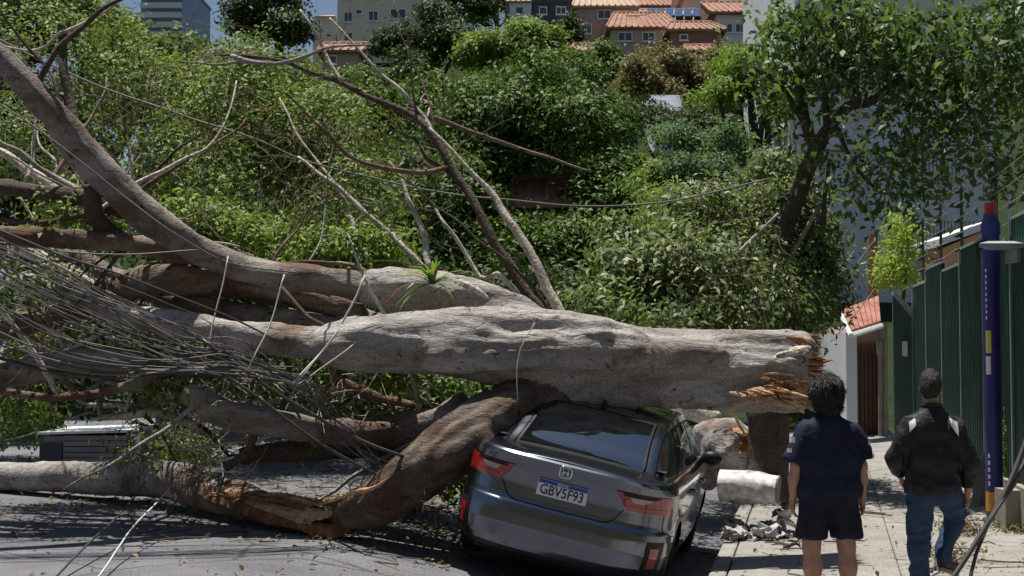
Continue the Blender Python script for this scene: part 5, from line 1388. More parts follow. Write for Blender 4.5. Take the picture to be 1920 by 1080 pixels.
def patch(fn, a0, a1, b0, b1, na, nb_, off):
    """a0,a1 may be functions of b (0..1)"""
    B = np.linspace(0, 1, nb_); A = np.linspace(0, 1, na)
    lo = np.array([a0(t) if callable(a0) else a0 for t in B]); hi = np.array([a1(t) if callable(a1) else a1 for t in B])
    AA = lo[None] + (hi - lo)[None] * A[:, None]; BB = np.repeat((b0 + (b1 - b0) * B)[None], na, 0)
    p = fn(AA, BB); e = 1e-3
    nn = np.cross(fn(AA + e, BB) - fn(AA - e, BB), fn(AA, BB + e) - fn(AA, BB - e)); nn /= np.linalg.norm(nn, axis=-1)[..., None] + 1e-12
    c = np.array([0, 2.2, 0.6]); sgn = np.sign(((p - c) * nn).sum(-1, keepdims=True)); nn = nn * sgn
    return (p + nn * off).reshape(-1, 3), gridf(na, nb_), na, nb_
def glass_panel(fn, a0, a1, b0, b1, na, nb_, sides, edge=(2, 1), name="window", full=False):
    v, f, na, nb_ = patch(fn, a0, a1, b0, b1, na, nb_, 0.004)
    if full:      # mirror across the centre line into one pane
        idx = np.arange(na * nb_).reshape(na, nb_)
    i, j = np.divmod(np.arange((na - 1) * (nb_ - 1)), nb_ - 1)
    rim = (i < edge[0]) | (i >= na - 1 - edge[0]) | (j < edge[1]) | ((j >= nb_ - 1 - edge[1]) & (not full))
    out = []
    for s in sides:
        vv = v if s > 0 else mirror(v)
        ff = f if s > 0 else f[:, ::-1]
        out.append((vv, ff[~rim], ff[rim]))
    if full:
        n = len(v); V = np.vstack([o[0] for o in out]); G1 = np.vstack([out[0][1], out[1][1] + n]); R1 = np.vstack([out[0][2], out[1][2] + n])
        w = cobj(name, (V, G1), 'glass', smooth=True); cobj("window_seal", (V, R1), 'blackplastic', w, smooth=True); return
    for vv, g1, r1 in out:
        w = cobj(name, (vv, g1), 'glass', smooth=True); cobj("window_seal", (vv, r1), 'blackplastic', w, smooth=True)
glass_panel(Gh, .475, 1.225, .648, 1.0, 40, 26, (1, -1), (2, 1), "rear_window", True)
glass_panel(Gh, 2.84, 3.74, .648, 1.0, 30, 20, (1, -1), (2, 1), "windscreen", True)
glass_panel(Gh, lambda t: 1.07 + .30 * t, lambda t: 2.06, .035, .465, 30, 20, (1, -1), (1, 1), "side_window")
glass_panel(Gh, lambda t: 2.18, lambda t: 3.45 - .75 * t, .035, .465, 30, 20, (1, -1), (1, 1), "side_window")
# roof skin dent is hidden by the trunk; antenna fin
v = [[-.022, 1.28, 1.405], [.022, 1.28, 1.405], [.022, 1.44, 1.43], [-.022, 1.44, 1.43], [-.006, 1.27, 1.475], [.006, 1.27, 1.475], [.010, 1.38, 1.455], [-.010, 1.38, 1.455]]
autosmooth(cobj("antenna_fin", Geo().hexa(v), 'blackplastic'))
# lamps, reflectors
for sgn in (1, -1):
    def lamp(name, mat, xin, zlo, zhi, ylen, off, parent=None, na=30, nb_=8, tip=0.0):
        v, f, _, _ = patch(S, lambda t: u_of_x(xin + tip * (1 - t), .85), lambda t: u_of_y(ylen + 0.05 * t, .85), zlo, zhi, na, nb_, off)
        if sgn < 0: v, f = mirror(v), f[:, ::-1]
        return cobj(name, (v, f), mat, parent, smooth=True)
    L = lamp("taillight", 'redlens', .41, .775, .915, .36, .010, tip=.10)
    lamp("clear_lens", 'clearlens', .52, .845, .885, .14, .014, L, tip=.03)
    lamp("lamp_surround", 'blackplastic', .47, .888, .912, .2, .013, L)
    lamp("light_bar", 'redlens', .53, .80, .82, .28, .017, L)
    v, f, _, _ = patch(S, u_of_x(.745, .45), u_of_x(.80, .45), .36, .52, 6, 8, .008)
    if sgn < 0: v, f = mirror(v), f[:, ::-1]
    cobj("reflector", (v, f), 'redlens', smooth=True)
    v, f, _, _ = patch(S, u_of_x(.715, .45), u_of_x(.83, .45), .31, .57, 8, 8, .004)
    if sgn < 0: v, f = mirror(v), f[:, ::-1]
    cobj("reflector_recess", (v, f), 'blackplastic' if sgn > 0 else 'blackplastic', smooth=True)
def ribbon(pts, wd, off, mat, name, close_sides=(1, -1)):
    """dark seam on the body: pts are (u,z)"""
    p = smooth_path(np.array([[u, z, 0] for u, z in pts], float), 0.03)
    tg = np.gradient(p, axis=0); base = S(p[:, 0], p[:, 1])
    t3 = np.gradient(base, axis=0); t3 /= np.linalg.norm(t3, axis=1)[:, None] + 1e-9
    e = 1e-3; nn = np.cross(S(p[:,0]+e, p[:,1]) - S(p[:,0]-e, p[:,1]), S(p[:,0], p[:,1]+e) - S(p[:,0], p[:,1]-e)); nn /= np.linalg.norm(nn, axis=1)[:, None] + 1e-12
    nn *= np.sign(((base - np.array([0, 2.2, .6])) * nn).sum(1))[:, None]
    sd = np.cross(t3, nn)
    v = np.stack([base + nn * off - sd * wd, base + nn * off + sd * wd], 1).reshape(-1, 3)
    f = np.array([(2*i, 2*i+1, 2*i+3, 2*i+2) for i in range(len(base) - 1)])
    for s in close_sides:
        cobj(name, (v if s > 0 else mirror(v), f), mat, smooth=True)
ux = lambda x, z: u_of_x(x, z)
ribbon([(0.0, .645), (ux(.2, .645), .645), (ux(.36, .65), .65), (ux(.43, .68), .68), (ux(.46, .73), .73), (ux(.49, .775), .775)], .005, .003, 'blackplastic', "lid_seam")
ribbon([(u_of_y(.30, .70), .775), (u_of_y(.30, .66), .66), (u_of_y(.40, .60), .62), (u_of_y(.56, .60), .60)], .004, .003, 'blackplastic', "bumper_seam")
for yy in (1.13, 2.12, 3.1):
    ribbon([(u_of_y(yy + (0.0 if yy > 1.5 else .16), z), z) for z in (.32, .5, .7, .85, .985)], .004, .003, 'blackplastic', "door_seam")
ribbon([(u_of_y(1.3, .3), .315), (u_of_y(2.2, .3), .30), (u_of_y(3.1, .3), .315)], .01, .004, 'blackplastic', "sill_trim")
for sgn in (1, -1):
    for yy in (1.42, 2.38):
        g = Geo().tube(np.array([[sgn * .868, yy, .865], [sgn * .902, yy + .03, .868], [sgn * .904, yy + .17, .870], [sgn * .868, yy + .2, .868]]), [.012, .014, .014, .012], 8)
        cobj("door_handle", g, 'paint', smooth=True)
    gm = surface_nets(lambda q: smin(sd_ell(q, (sgn * .905, 2.98, 1.04), (.095, .06, .068)), sd_cone(q, (sgn * .75, 3.0, 1.0), (sgn * .87, 2.99, 1.01), .03, .03), .03), (min(sgn * .7, sgn * 1.12), 2.86, .92), (max(sgn * .7, sgn * 1.12), 3.1, 1.16), .014)
    cobj("mirror", gm, 'blackplastic', smooth=True)
# inner floor, wheel housings, seats
cobj("underbody", Geo().box((-.62, .2, .20), (.62, 4.3, .34)), 'blackplastic')
cobj("wheel_housing", Geo().box((-.70, .5, .342), (.70, 1.34, .80)), 'blackplastic')
cobj("wheel_housing", Geo().box((-.70, 3.1, .342), (.70, 3.98, .72)), 'blackplastic')
cobj("parcel_shelf", Geo().box((-.70, .62, 1.058), (.70, 1.22, 1.066)), 'seat')
seat_b = Geo().hexa([[-.62, 1.24, .55], [.62, 1.24, .55], [.62, 1.45, .55], [-.62, 1.45, .55], [-.60, 1.12, 1.09], [.60, 1.12, 1.09], [.60, 1.26, 1.09], [-.60, 1.26, 1.09]])
rear_seat = cobj("rear_seat", seat_b, 'seat')
for x in (-.36, 0, .36):
    hr = surface_nets(lambda q: sd_ell(q, (x, 1.19, 1.17), (.13, .06, .075)), (x - .17, 1.08, 1.06), (x + .17, 1.3, 1.28), .016)
    cobj("headrest", hr, 'headrest', rear_seat, smooth=True)
for x in (-.36, .36):
    cobj("front_seat", Geo().hexa([[x-.24, 2.2, .5], [x+.24, 2.2, .5], [x+.24, 2.4, .5], [x-.24, 2.4, .5], [x-.20, 2.02, 1.12], [x+.20, 2.02, 1.12], [x+.20, 2.12, 1.12], [x-.20, 2.12, 1.12]]), 'seat')
    hr = surface_nets(lambda q: sd_ell(q, (x, 2.06, 1.22), (.13, .06, .085)), (x - .17, 1.95, 1.1), (x + .17, 2.17, 1.33), .016)
    cobj("headrest", hr, 'headrest', smooth=True)
cobj("dashboard", Geo().box((-.7, 3.15, .6), (.7, 3.5, .98)), 'blackplastic')
# wheels
def wheel(x, y):
    sg = 1 if x > 0 else -1
    prof = [(-.10, .20), (-.10, .285), (-.08, .305), (-.04, .312), (.04, .312), (.08, .305), (.10, .285), (.10, .20)]
    n = 40; v = []
    for k in range(n):
        a = 2 * math.pi * k / n
        for px_, r in prof: v.append([x + px_, y + r * math.cos(a), .31 + r * math.sin(a)])
    m = len(prof); f = [(k*m + j, ((k+1) % n)*m + j, ((k+1) % n)*m + (j+1) % m, k*m + (j+1) % m) for k in range(n) for j in range(m)]
    ty = autosmooth(cobj("wheel", (v, f), 'rubber'))
    g = Geo(); g.tube(np.array([[x - .09, y, .31], [x + .05 * sg, y, .31]]), .19, 24)
    cobj("hub_back", g, 'blackplastic', ty)
    gr = Geo()
    for k in range(10):
        a = 2 * math.pi * k / 10; c, s_ = math.cos(a), math.sin(a); t_ = np.array([0, -s_, c]) * .016
        o = np.array([x + .062 * sg, y, .31]); r_ = np.array([0, c, s_])
        q = [o + r_ * .03 - t_, o + r_ * .20 - t_ * 1.5, o + r_ * .20 + t_ * 1.5, o + r_ * .03 + t_]
        gr.hexa([p for p in q] + [p + np.array([.02 * sg, 0, 0]) for p in q])
    rim = cobj("rim", gr, 'alloy', ty)
    autosmooth(cobj("hub_cap", Geo().tube(np.array([[x + .06 * sg, y, .31], [x + .09 * sg, y, .31]]), .04, 16), 'alloy', ty))
for x in (-.755, .755):
    for wy, _ in WH: wheel(x, wy)
# number plate and emblem
def text_mesh(s, size, depth, font_scale=(1, 1)):
    c = bpy.data.curves.new("text_curve", 'FONT'); c.body = s; c.size = size; c.extrude = depth; c.align_x = 'CENTER'; c.align_y = 'CENTER'; c.resolution_u = 3
    c.offset = size * 0.012
    o = bpy.data.objects.new("text_tmp", c); COL.objects.link(o)
    me = bpy.data.meshes.new_from_object(o.evaluated_get(bpy.context.evaluated_depsgraph_get()))
    bpy.data.objects.remove(o)
    return me
py_ = float(yrear(.80)) 
plate = cobj("number_plate", Geo().box((-.20, .040, .735), (.20, .054, .865)), 'platewhite')
cobj("plate_band", Geo().box((-.197, .0375, .833), (.197, .0398, .862)), 'plateblue', plate)
me = text_mesh("GBV5F93", .112, .0012)
w = max(v.co.x for v in me.vertices) - min(v.co.x for v in me.vertices); k = .345 / w
me.transform(Matrix.Translation((0, .0385, .784)) @ Matrix.Rotation(math.radians(90), 4, 'X') @ Matrix.Diagonal((k, .98, 1, 1)))
link("plate_lettering", me, M['plateink'], plate, False, False)
me = text_mesh("BRASIL", .024, .0008)
me.transform(Matrix.Translation((0, .0368, .847)) @ Matrix.Rotation(math.radians(90), 4, 'X') @ Matrix.Diagonal((1.3, 1, 1, 1)))
link("plate_lettering", me, M['platewhite'], plate, False, False)
# emblem: upright H inside a rounded frame
eg = Geo(); ez, ey = .955, .012
loop = [(-.045, -.034), (-.05, 0.0), (-.045, .034), (-.03, .042), (.03, .042), (.045, .034), (.05, 0.0), (.045, -.034), (.03, -.042), (-.03, -.042)]
lp = np.array([[a * .95, ey, ez + b] for a, b in loop + loop[:1]]); eg.tube(smooth_path(lp, .006), .0055, 6, caps=False)
eg.tube(np.array([[-.024, ey, ez - .032], [-.017, ey, ez], [-.026, ey, ez + .034]]), .006, 6); eg.tube(np.array([[.024, ey, ez - .032], [.017, ey, ez], [.026, ey, ez + .034]]), .006, 6); eg.tube(np.array([[-.018, ey, ez], [.018, ey, ez]]), .005, 6)
cobj("emblem", eg, 'chrome', smooth=True)
# ------------------------------------------------------------------ people
def skin_mat(name, c):
    m, t, b = nt(name)
    n = t.nodes.new("ShaderNodeTexNoise"); n.inputs["Scale"].default_value = 14; n.inputs["Detail"].default_value = 5
    tc = t.nodes.new("ShaderNodeTexCoord"); t.links.new(tc.outputs["Object"], n.inputs[0])
    r = ramp_node(t, [(0.3, tuple(x * .78 for x in c)), (0.7, tuple(x * 1.12 for x in c))])
    t.links.new(n.outputs[0], r.inputs[0]); t.links.new(r.outputs[0], b.inputs["Base Color"])
    b.inputs["Roughness"].default_value = .5; b.inputs["Subsurface Weight"].default_value = .12; b.inputs["Subsurface Scale"].default_value = .01
    b.inputs["Subsurface Radius"].default_value = (1, .4, .2)
    return m
M['skin'] = skin_mat("skin", (.40, .22, .155))
M['hair'] = surf("dark_hair", (.005, .004, .004), (.015, .013, .012), 60, .42, .6, 200, stretch=(1, 1, .15), spec=.5)
M['hair_grey'] = surf("greying_hair", (.010, .009, .009), (.07, .066, .063), 60, .5, .6, 200, stretch=(1, 1, .2), spec=.5)
M['navy_cloth'] = surf("navy_jersey", (.007, .010, .028), (.013, .018, .045), 7, .8, .3, 60, spec=.25)
M['navy_short'] = surf("navy_shorts_cloth", (.008, .011, .022), (.014, .018, .034), 7, .8, .3, 60, spec=.25)
M['black_cloth'] = surf("black_jacket_cloth", (.007, .007, .008), (.014, .014, .016), 7, .6, .3, 50, spec=.35)
M['denim'] = surf("blue_denim", (.020, .040, .085), (.055, .095, .17), 5, .85, .4, 140, spec=.15, fine=(120, .25))
M['white_patch'] = plain("pale_patch", (.62, .64, .68), .7)
M['shoe'] = plain("dark_shoe", (.022, .022, .024), .6)
M['sole'] = plain("shoe_sole", (.22, .20, .18), .8)
M['sock'] = plain("grey_sock", (.3, .3, .3), .9)

def build(fn, lo, hi, h, wr=None):
    v, f = surface_nets(fn, lo, hi, h)
    if wr is not None:
        me = mesh_fast("tmp", v, f); nr = np.zeros(len(v) * 3, np.float32); me.vertices.foreach_get("normal", nr); bpy.data.meshes.remove(me)
        v = v + nr.reshape(-1, 3) * wr(v)[:, None]
    return v, f
def relax(v, f, it=2, k=.5):
    e = np.vstack([f[:, [0, 1]], f[:, [1, 2]], f[:, [2, 3]], f[:, [3, 0]]])
    for _ in range(it):
        s = np.zeros_like(v); c = np.zeros(len(v))
        np.add.at(s, e[:, 0], v[e[:, 1]]); np.add.at(c, e[:, 0], 1); np.add.at(s, e[:, 1], v[e[:, 0]]); np.add.at(c, e[:, 1], 1)
        v = v * (1 - k) + k * s / np.maximum(c, 1)[:, None]
    return v
def hand(wrist, down, out, fwd, side):
    """relaxed hand: palm and five curled fingers; down = along the hand, fwd = curl direction, out = knuckle row direction (front to back)"""
    down, fwd, out = [np.asarray(a, float) / np.linalg.norm(a) for a in (down, fwd, out)]
    w = np.asarray(wrist, float)
    prims = [(w, w + down * .03, .026, .028), (w + down * .03, w + down * .09 + out * .02, .022, .016), (w + down * .03, w + down * .09 - out * .02, .022, .016)]
    for i, (o, L) in enumerate(((.032, .074), (.011, .084), (-.011, .078), (-.032, .060))):
        b = w + down * .088 + out * o
        k1 = b + (down * .9 + fwd * .25) * L * .42; k2 = k1 + (down * .75 + fwd * .6) * L * .33; k3 = k2 + (down * .45 + fwd * .8) * L * .28
        prims += [(b, k1, .0095, .009), (k1, k2, .009, .0085), (k2, k3, .0085, .0072)]
    b = w + down * .035 + out * .028; k1 = b + (down * .6 + out * .6 + fwd * .3) * .036; k2 = k1 + (down * .85 + fwd * .35) * .032; k3 = k2 + (down * .9 + fwd * .3) * .024
    prims += [(b, k1, .014, .0115), (k1, k2, .0112, .010), (k2, k3, .0098, .0075)]
    def fn(q):
        d = np.full(len(q), 9.)
        for a, b_, ra, rb in prims: d = smin(d, sd_cone(q, a, b_, ra, rb), .006)
        return d
    al = np.vstack([p[0] for p in prims] + [p[1] for p in prims])
    return surface_nets(fn, al.min(0) - .035, al.max(0) + .035, .0065)
def joinq(parts):
    V, F, n = [], [], 0
    for v, f in parts: V.append(v); F.append(f + n); n += len(v)
    return np.vstack(V), np.vstack(F)
def head_sdf(q, c, yaw=0.0):
    c = np.asarray(c, float); p = q - c
    cs, sn = math.cos(-yaw), math.sin(-yaw)
    p = np.stack([p[:, 0] * cs - p[:, 1] * sn, p[:, 0] * sn + p[:, 1] * cs, p[:, 2]], 1)
    d = sd_ell(p, (0, -.012, .02), (.076, .094, .10)); d = smin(d, sd_ell(p, (0, .028, -.045), (.058, .066, .075)), .04)
    d = smin(d, sd_cone(p, (0, .088, .01), (0, .108, -.022), .010, .015), .012)
    for s in (1, -1):
        d = smin(d, sd_ell(p, (s * .078, -.004, -.012), (.012, .02, .033)), .008)
        d = np.maximum(d, -(sd_ell(p, (s * .03, .096, .012), (.017, .012, .010))))
        d = np.minimum(d, sd_ell(p, (s * .03, .083, .012), (.012, .011, .011)))
    d = smin(d, sd_ell(p, (0, .088, -.062), (.024, .012, .009)), .008)
    return d, p

pbase = P(1556, 1150, 9.95); pbase[2] = 0.0
p1 = thing("person", "person in navy t-shirt and dark shorts standing with back turned", "person", tuple(map(float, pbase)), (0, 0, math.radians(4)))
def pobj(par, name, geo, mat, smooth=True): return obj(name, geo, M[mat], par, smooth, world_space=False)
def body1(q):
    d, _ = head_sdf(q, (-.0, .03, 1.55), 0.0)
    d = smin(d, sd_cone(q, (0, .0, 1.36), (0, .018, 1.50), .066, .058), .04)
    d = smin(d, sd_cone(q, (-.08, 0, 1.24), (.08, 0, 1.24), .09, .09, (1, 1.3, 1)), .08)
    d = smin(d, sd_cone(q, (-.08, 0, .96), (.08, 0, .96), .115, .115, (1, 1.2, 1)), .15)
    for s in (1, -1):
        el = (s * .245, -.01, 1.06); wr = (s * (.268 if s > 0 else .255), .045, .835)
        d = smin(d, sd_cone(q, (s * .165, 0, 1.25), el, .035, .044), .03); d = smin(d, sd_cone(q, el, (s * .255, .01, .97), .043, .045), .02); d = smin(d, sd_cone(q, (s * .255, .01, .97), wr, .044, .028), .02)
        kx = .132
        d = smin(d, sd_cone(q, (s * .095, 0, .88), (s * kx, .005, .50), .105, .066), .03)
        d = smin(d, sd_cone(q, (s * kx, .005, .50), (s * kx, -.022, .36), .06, .067), .03)
        d = smin(d, sd_cone(q, (s * kx, -.022, .36), (s * (kx + .006), -.03, .10), .064, .038), .03)
        d = smin(d, sd_cone(q, (s * (kx + .006), -.035, .07), (s * (kx + .02), .10, .045), .042, .035), .03)
    return d
v, f = surface_nets(body1, (-.40, -.22, -.0), (.40, .25, 1.72), .0125)
hr_ = hand((.268, .045, .845), (.05, .12, -1), (0, 1, .1), (-1, .2, 0), 1); hl_ = hand((-.255, .045, .845), (-.02, .2, -1), (0, 1, .15), (1, .2, 0), -1)
pobj(p1, "body", joinq([(relax(v, f, 1), f), hr_, hl_]), 'skin')
def folds(amp, f1, seed, stretch=(1, 1, .35)):
    return lambda v: (ridged(vnoise(v * np.array(stretch) * f1 + fbm(v * 4, 2, seed)[:, None] * 1.2, seed)) - .3) * amp + fbm(v * 22, 2, seed + 3) * amp * .25
def shirt1(q):
    d = sd_cone(q, (-.10, -.005, 1.25), (.10, -.005, 1.25), .125, .125, (1, 1.2, 1))
    d = smin(d, sd_cone(q, (-.12, -.01, 1.10), (.12, -.01, 1.10), .125, .125, (1, 1.1, 1)), .1)
    d = smin(d, sd_cone(q, (-.105, 0, .90), (.105, 0, .90), .135, .135, (1, 1.05, 1)), .1)
    d = smin(d, sd_cone(q, (0, -.005, 1.33), (0, .01, 1.42), .10, .068), .09)
    d = np.maximum(d, .848 - q[:, 2] + .012 * np.sin(q[:, 0] * 14)); d = np.maximum(d, q[:, 2] - 1.415 + q[:, 1] * .35)
    for s in (1, -1):
        a, b = np.array([s * .175, -.005, 1.285]), np.array([s * .262, -.012, 1.085]); u = (b - a) / np.linalg.norm(b - a)
        sl = sd_cone(q, a, b + u * .05, .078, .082); sl = np.maximum(sl, (q - b) @ u)
        d = smin(d, sl, .035)
    return d
v, f = build(shirt1, (-.42, -.25, .80), (.42, .25, 1.5), .012, folds(.022, 9, 4, (1, 1, .45)))
shirt = pobj(p1, "t_shirt", (v, f), 'navy_cloth')
def shorts1(q):
    d = sd_cone(q, (-.095, 0, .88), (.095, 0, .88), .13, .13, (1, 1.05, 1))
    for s in (1, -1): d = smin(d, sd_cone(q, (s * .098, 0, .82), (s * .137, .0, .54), .118, .112), .03)
    return np.maximum(np.maximum(d, .562 - q[:, 2] + .1 * q[:, 0] * 0), q[:, 2] - .93)
v, f = build(shorts1, (-.33, -.22, .5), (.33, .22, 1.0), .012, folds(.014, 10, 9))
pobj(p1, "shorts", (v, f), 'navy_short')
def hair1(q):
    d, p = head_sdf(q, (0, .03, 1.55))
    e = sd_ell(p, (0, -.015, .035), (.122, .125, .118)); e = smin(e, sd_ell(p, (0, -.06, -.05), (.098, .062, .085)), .05)
    n = fbm(p * np.array([13, 13, 8]), 2, 5) * .024 + ridged(vnoise(p * np.array([55, 55, 12]), 8)) * .005
    e = e + n
    return np.maximum(e, np.minimum(p[:, 1] - .055 + (p[:, 2] - .05) * -.5, 9)) 
def strands(par, vf, n, length, lift, seed, mat, width=.0024):
    """loose locks over the hair mass, combed down from the crown"""
    v, f = vf; me = mesh_fast("tmp", v, f); nr = np.zeros(len(v) * 3, np.float32); me.vertices.foreach_get("normal", nr); bpy.data.meshes.remove(me); nr = nr.reshape(-1, 3)
    r = np.random.default_rng(seed); idx = r.integers(0, len(v), n)
    c = v.mean(0); V, F = [], []
    for k, i in enumerate(idx):
        p, nn = v[i], nr[i]
        d = np.array([(p[0] - c[0]) * 2.2, (p[1] - c[1]) * 2.2 - .05, -.55]) + r.normal(size=3) * .28; d -= nn * (d @ nn); d /= np.linalg.norm(d) + 1e-9
        L = length * r.uniform(.5, 1.3); w = np.cross(d, nn) * width
        q = [p - nn * .003, p + d * L * .5 + nn * lift * r.uniform(.2, 1), p + d * L + nn * lift * r.uniform(-.2, 1.2) + np.array([0, 0, -.1 * L])]
        b = len(V)
        V += [q[0] - w, q[0] + w, q[1] - w, q[1] + w, q[2] - w * .3, q[2] + w * .3]; F += [(b, b + 1, b + 3, b + 2), (b + 2, b + 3, b + 5, b + 4)]
    o = pobj(par, "hair_locks", (np.array(V), np.array(F)), mat); o["kind"] = "stuff"
hv = surface_nets(hair1, (-.17, -.19, 1.36), (.17, .2, 1.76), .007)
hm = pobj(p1, "hair", hv, 'hair'); strands(hm, hv, 5200, .055, .010, 3, 'hair')
for s, zc, h in ((-1, 1.245, .020), (-1, 1.17, .014), (1, 1.22, .016), (1, 1.13, .014)):
    # white marks on the sleeves: small curved patches following the sleeve
    q0 = np.array([s * (.335 if zc < 1.2 else .315), -.05, zc]); vv = []
    c = np.array([s * (.185 + .077 * (1.315 - zc) / .23), -.008, zc])
    for i in range(6):
        a = (0.35 + .10 * i) if s > 0 else math.pi - (0.35 + .10 * i)
        for dz in (-h, h): vv.append(c + np.array([math.cos(a) * .094, -math.sin(a) * .094, dz]))
    pobj(shirt, "sleeve_mark", (vv, [(2*i, 2*i+2, 2*i+3, 2*i+1) for i in range(5)]), 'white_patch')
for s in (1, -1):
    def shoe(q, kx=s * .138):
        d = sd_cone(q, (kx, -.06, .05), (kx + s * .016, .13, .042), .05, .046, (1, 1, 1.1))
        return np.maximum(d, .006 - q[:, 2])
    pobj(p1, "shoe", surface_nets(shoe, (min(0, s * .26), -.16, -.01), (max(0, s * .26), .24, .13), .0125), 'shoe')

# second person: black jacket, jeans, right leg lifted in a step
pbase = P(1752, 1150, 10.05); pbase[2] = 0.0
p2 = thing("person", "person in black jacket and blue jeans stepping with right foot raised", "person", tuple(map(float, pbase)), (0, 0, math.radians(-2)))
Lk, La = (-.115, .01, .49), (-.105, -.03, .09)
Rh, Rk, Ra = (.10, 0, .885), (.262, .25, .70), (.10, .10, .41)
def body2(q):
    d, _ = head_sdf(q, (.005, .045, 1.60), -.25)
    d = smin(d, sd_cone(q, (0, .0, 1.38), (.003, .03, 1.53), .064, .056), .04)
    d = smin(d, sd_cone(q, (-.08, 0, 1.25), (.08, 0, 1.25), .09, .09, (1, 1.3, 1)), .08); d = smin(d, sd_cone(q, (-.07, 0, .95), (.07, 0, .95), .10, .10, (1, 1.2, 1)), .15)
    for s in (1, -1):
        el = (s * .275, -.02, 1.08) if s > 0 else (-.285, .0, 1.09); wr = (.285, .04, .875) if s > 0 else (-.22, .14, .98)
        d = smin(d, sd_cone(q, (s * .17, 0, 1.28), el, .035, .036), .03); d = smin(d, sd_cone(q, el, wr, .04, .028), .02)
    d = smin(d, sd_cone(q, (-.095, 0, .88), Lk, .09, .06), .03); d = smin(d, sd_cone(q, Lk, La, .055, .038), .03); d = smin(d, sd_cone(q, (-.105, -.03, .06), (-.11, .10, .045), .04, .035), .03)
    d = smin(d, sd_cone(q, Rh, Rk, .09, .06), .03); d = smin(d, sd_cone(q, Rk, Ra, .055, .036), .03); d = smin(d, sd_cone(q, Ra, (.20, .17, .345), .036, .03), .03)
    return d
v, f = surface_nets(body2, (-.42, -.25, 0), (.42, .5, 1.76), .0125)
hr_ = hand((.285, .04, .885), (.05, .25, -1), (0, 1, .2), (-1, .3, 0), 1); hl_ = hand((-.22, .14, .99), (.25, .5, -.6), (0, .6, 1), (1, .3, 0), -1)
pobj(p2, "body", joinq([(relax(v, f, 1), f), hr_, hl_]), 'skin')
def jacket(q):
    d = sd_cone(q, (-.105, -.005, 1.28), (.105, -.005, 1.28), .125, .125, (1, 1.2, 1))
    d = smin(d, sd_cone(q, (-.10, -.01, 1.10), (.10, -.01, 1.10), .12, .12, (1, 1.05, 1)), .1)
    d = smin(d, sd_cone(q, (-.085, 0, .90), (.085, 0, .90), .133, .133, (1, 1.0, 1)), .1)
    d = smin(d, sd_cone(q, (0, 0, 1.37), (0, .015, 1.475), .10, .072), .09)
    d = np.maximum(d, .855 - q[:, 2]); d = np.maximum(d, q[:, 2] - 1.475 + q[:, 1] * .2)
    for pts in ([(.18, -.005, 1.325), (.282, -.02, 1.09), (.288, .035, .905)], [(-.18, -.005, 1.325), (-.292, .0, 1.10), (-.235, .12, 1.0)]):
        a, b, c = map(np.array, pts); u = (c - b) / np.linalg.norm(c - b)
        sl = smin(sd_cone(q, a, b, .078, .068), np.maximum(sd_cone(q, b, c + u * .04, .066, .05), (q - c) @ u), .03)
        d = smin(d, sl, .03)
    return d
v, f = build(jacket, (-.45, -.25, .80), (.45, .30, 1.55), .012, folds(.013, 12, 14, (1, 1, .8)))
jk = pobj(p2, "jacket", (v, f), 'black_cloth')
def onshape(fn, pts, off=.004, ydir=(0, -1, 0)):
    """drop points onto the shape from outside along ydir"""
    p = np.array(pts, float); dv = -np.array(ydir, float); t = np.zeros(len(p))
    for _ in range(60): t = np.minimum(t + fn(p + dv * t[:, None]) * .7, .42)
    return p + dv * (t - off)[:, None]
jw = lambda q: jacket(q) - folds(.013, 12, 14, (1, 1, .8))(q)
for s, x0, x1 in ((1, .115, .18), (-1, .15, .20)):
    xs_ = np.linspace(x0, x1, 7); zs_ = np.linspace(0, 1, 6); pts = []
    for i, x in enumerate(xs_):
        for k in zs_: pts.append([s * x, -.4, 1.31 + .05 * k + .03 * (1 - i / 6) - (.05 if s > 0 else .02) * (i / 6) * (1 - k)])
    w = onshape(jw, pts, .010)
    pobj(jk, "shoulder_patch", (w, gridf(7, 6)), 'white_patch')
pobj(jk, "collar", tube(np.array([[.075 * math.cos(a), .012 + .072 * math.sin(a), 1.468 - .012 * math.sin(a)] for a in np.linspace(0, 2 * math.pi, 25)]), .014, 8), 'black_cloth')
def jeans(q):
    d = sd_cone(q, (-.085, 0, .89), (.085, 0, .89), .112, .112, (1, 1.08, 1))
    d = smin(d, sd_cone(q, (-.095, 0, .85), Lk, .108, .082), .03); d = smin(d, sd_cone(q, Lk, (-.107, -.03, .03), .080, .07), .03)
    d = smin(d, sd_cone(q, Rh, Rk, .11, .082), .03); d = smin(d, sd_cone(q, Rk, Ra, .080, .066), .03)
    d = np.maximum(np.maximum(d, .045 - q[:, 2]), q[:, 2] - .92)
    return d
v, f = build(jeans, (-.33, -.22, .0), (.40, .45, 1.0), .012, folds(.018, 11, 24, (1, 1, 1.3)))
pobj(p2, "jeans", (v, f), 'denim')
def hair2(q):
    d, p = head_sdf(q, (.005, .045, 1.60), -.25)
    e = sd_ell(p, (0, -.014, .030), (.082, .102, .103)); e = smin(e, sd_ell(p, (0, -.054, -.015), (.064, .044, .058)), .04)
    e = e + fbm(p * np.array([26, 26, 12]), 3, 6) * .006
    return np.maximum(e, p[:, 1] - .045 - (p[:, 2] - .02) * .45)
hv = surface_nets(hair2, (-.14, -.14, 1.42), (.14, .22, 1.78), .007)
hm = pobj(p2, "hair", hv, 'hair_grey'); strands(hm, hv, 4200, .03, .004, 4, 'hair_grey', .0018)
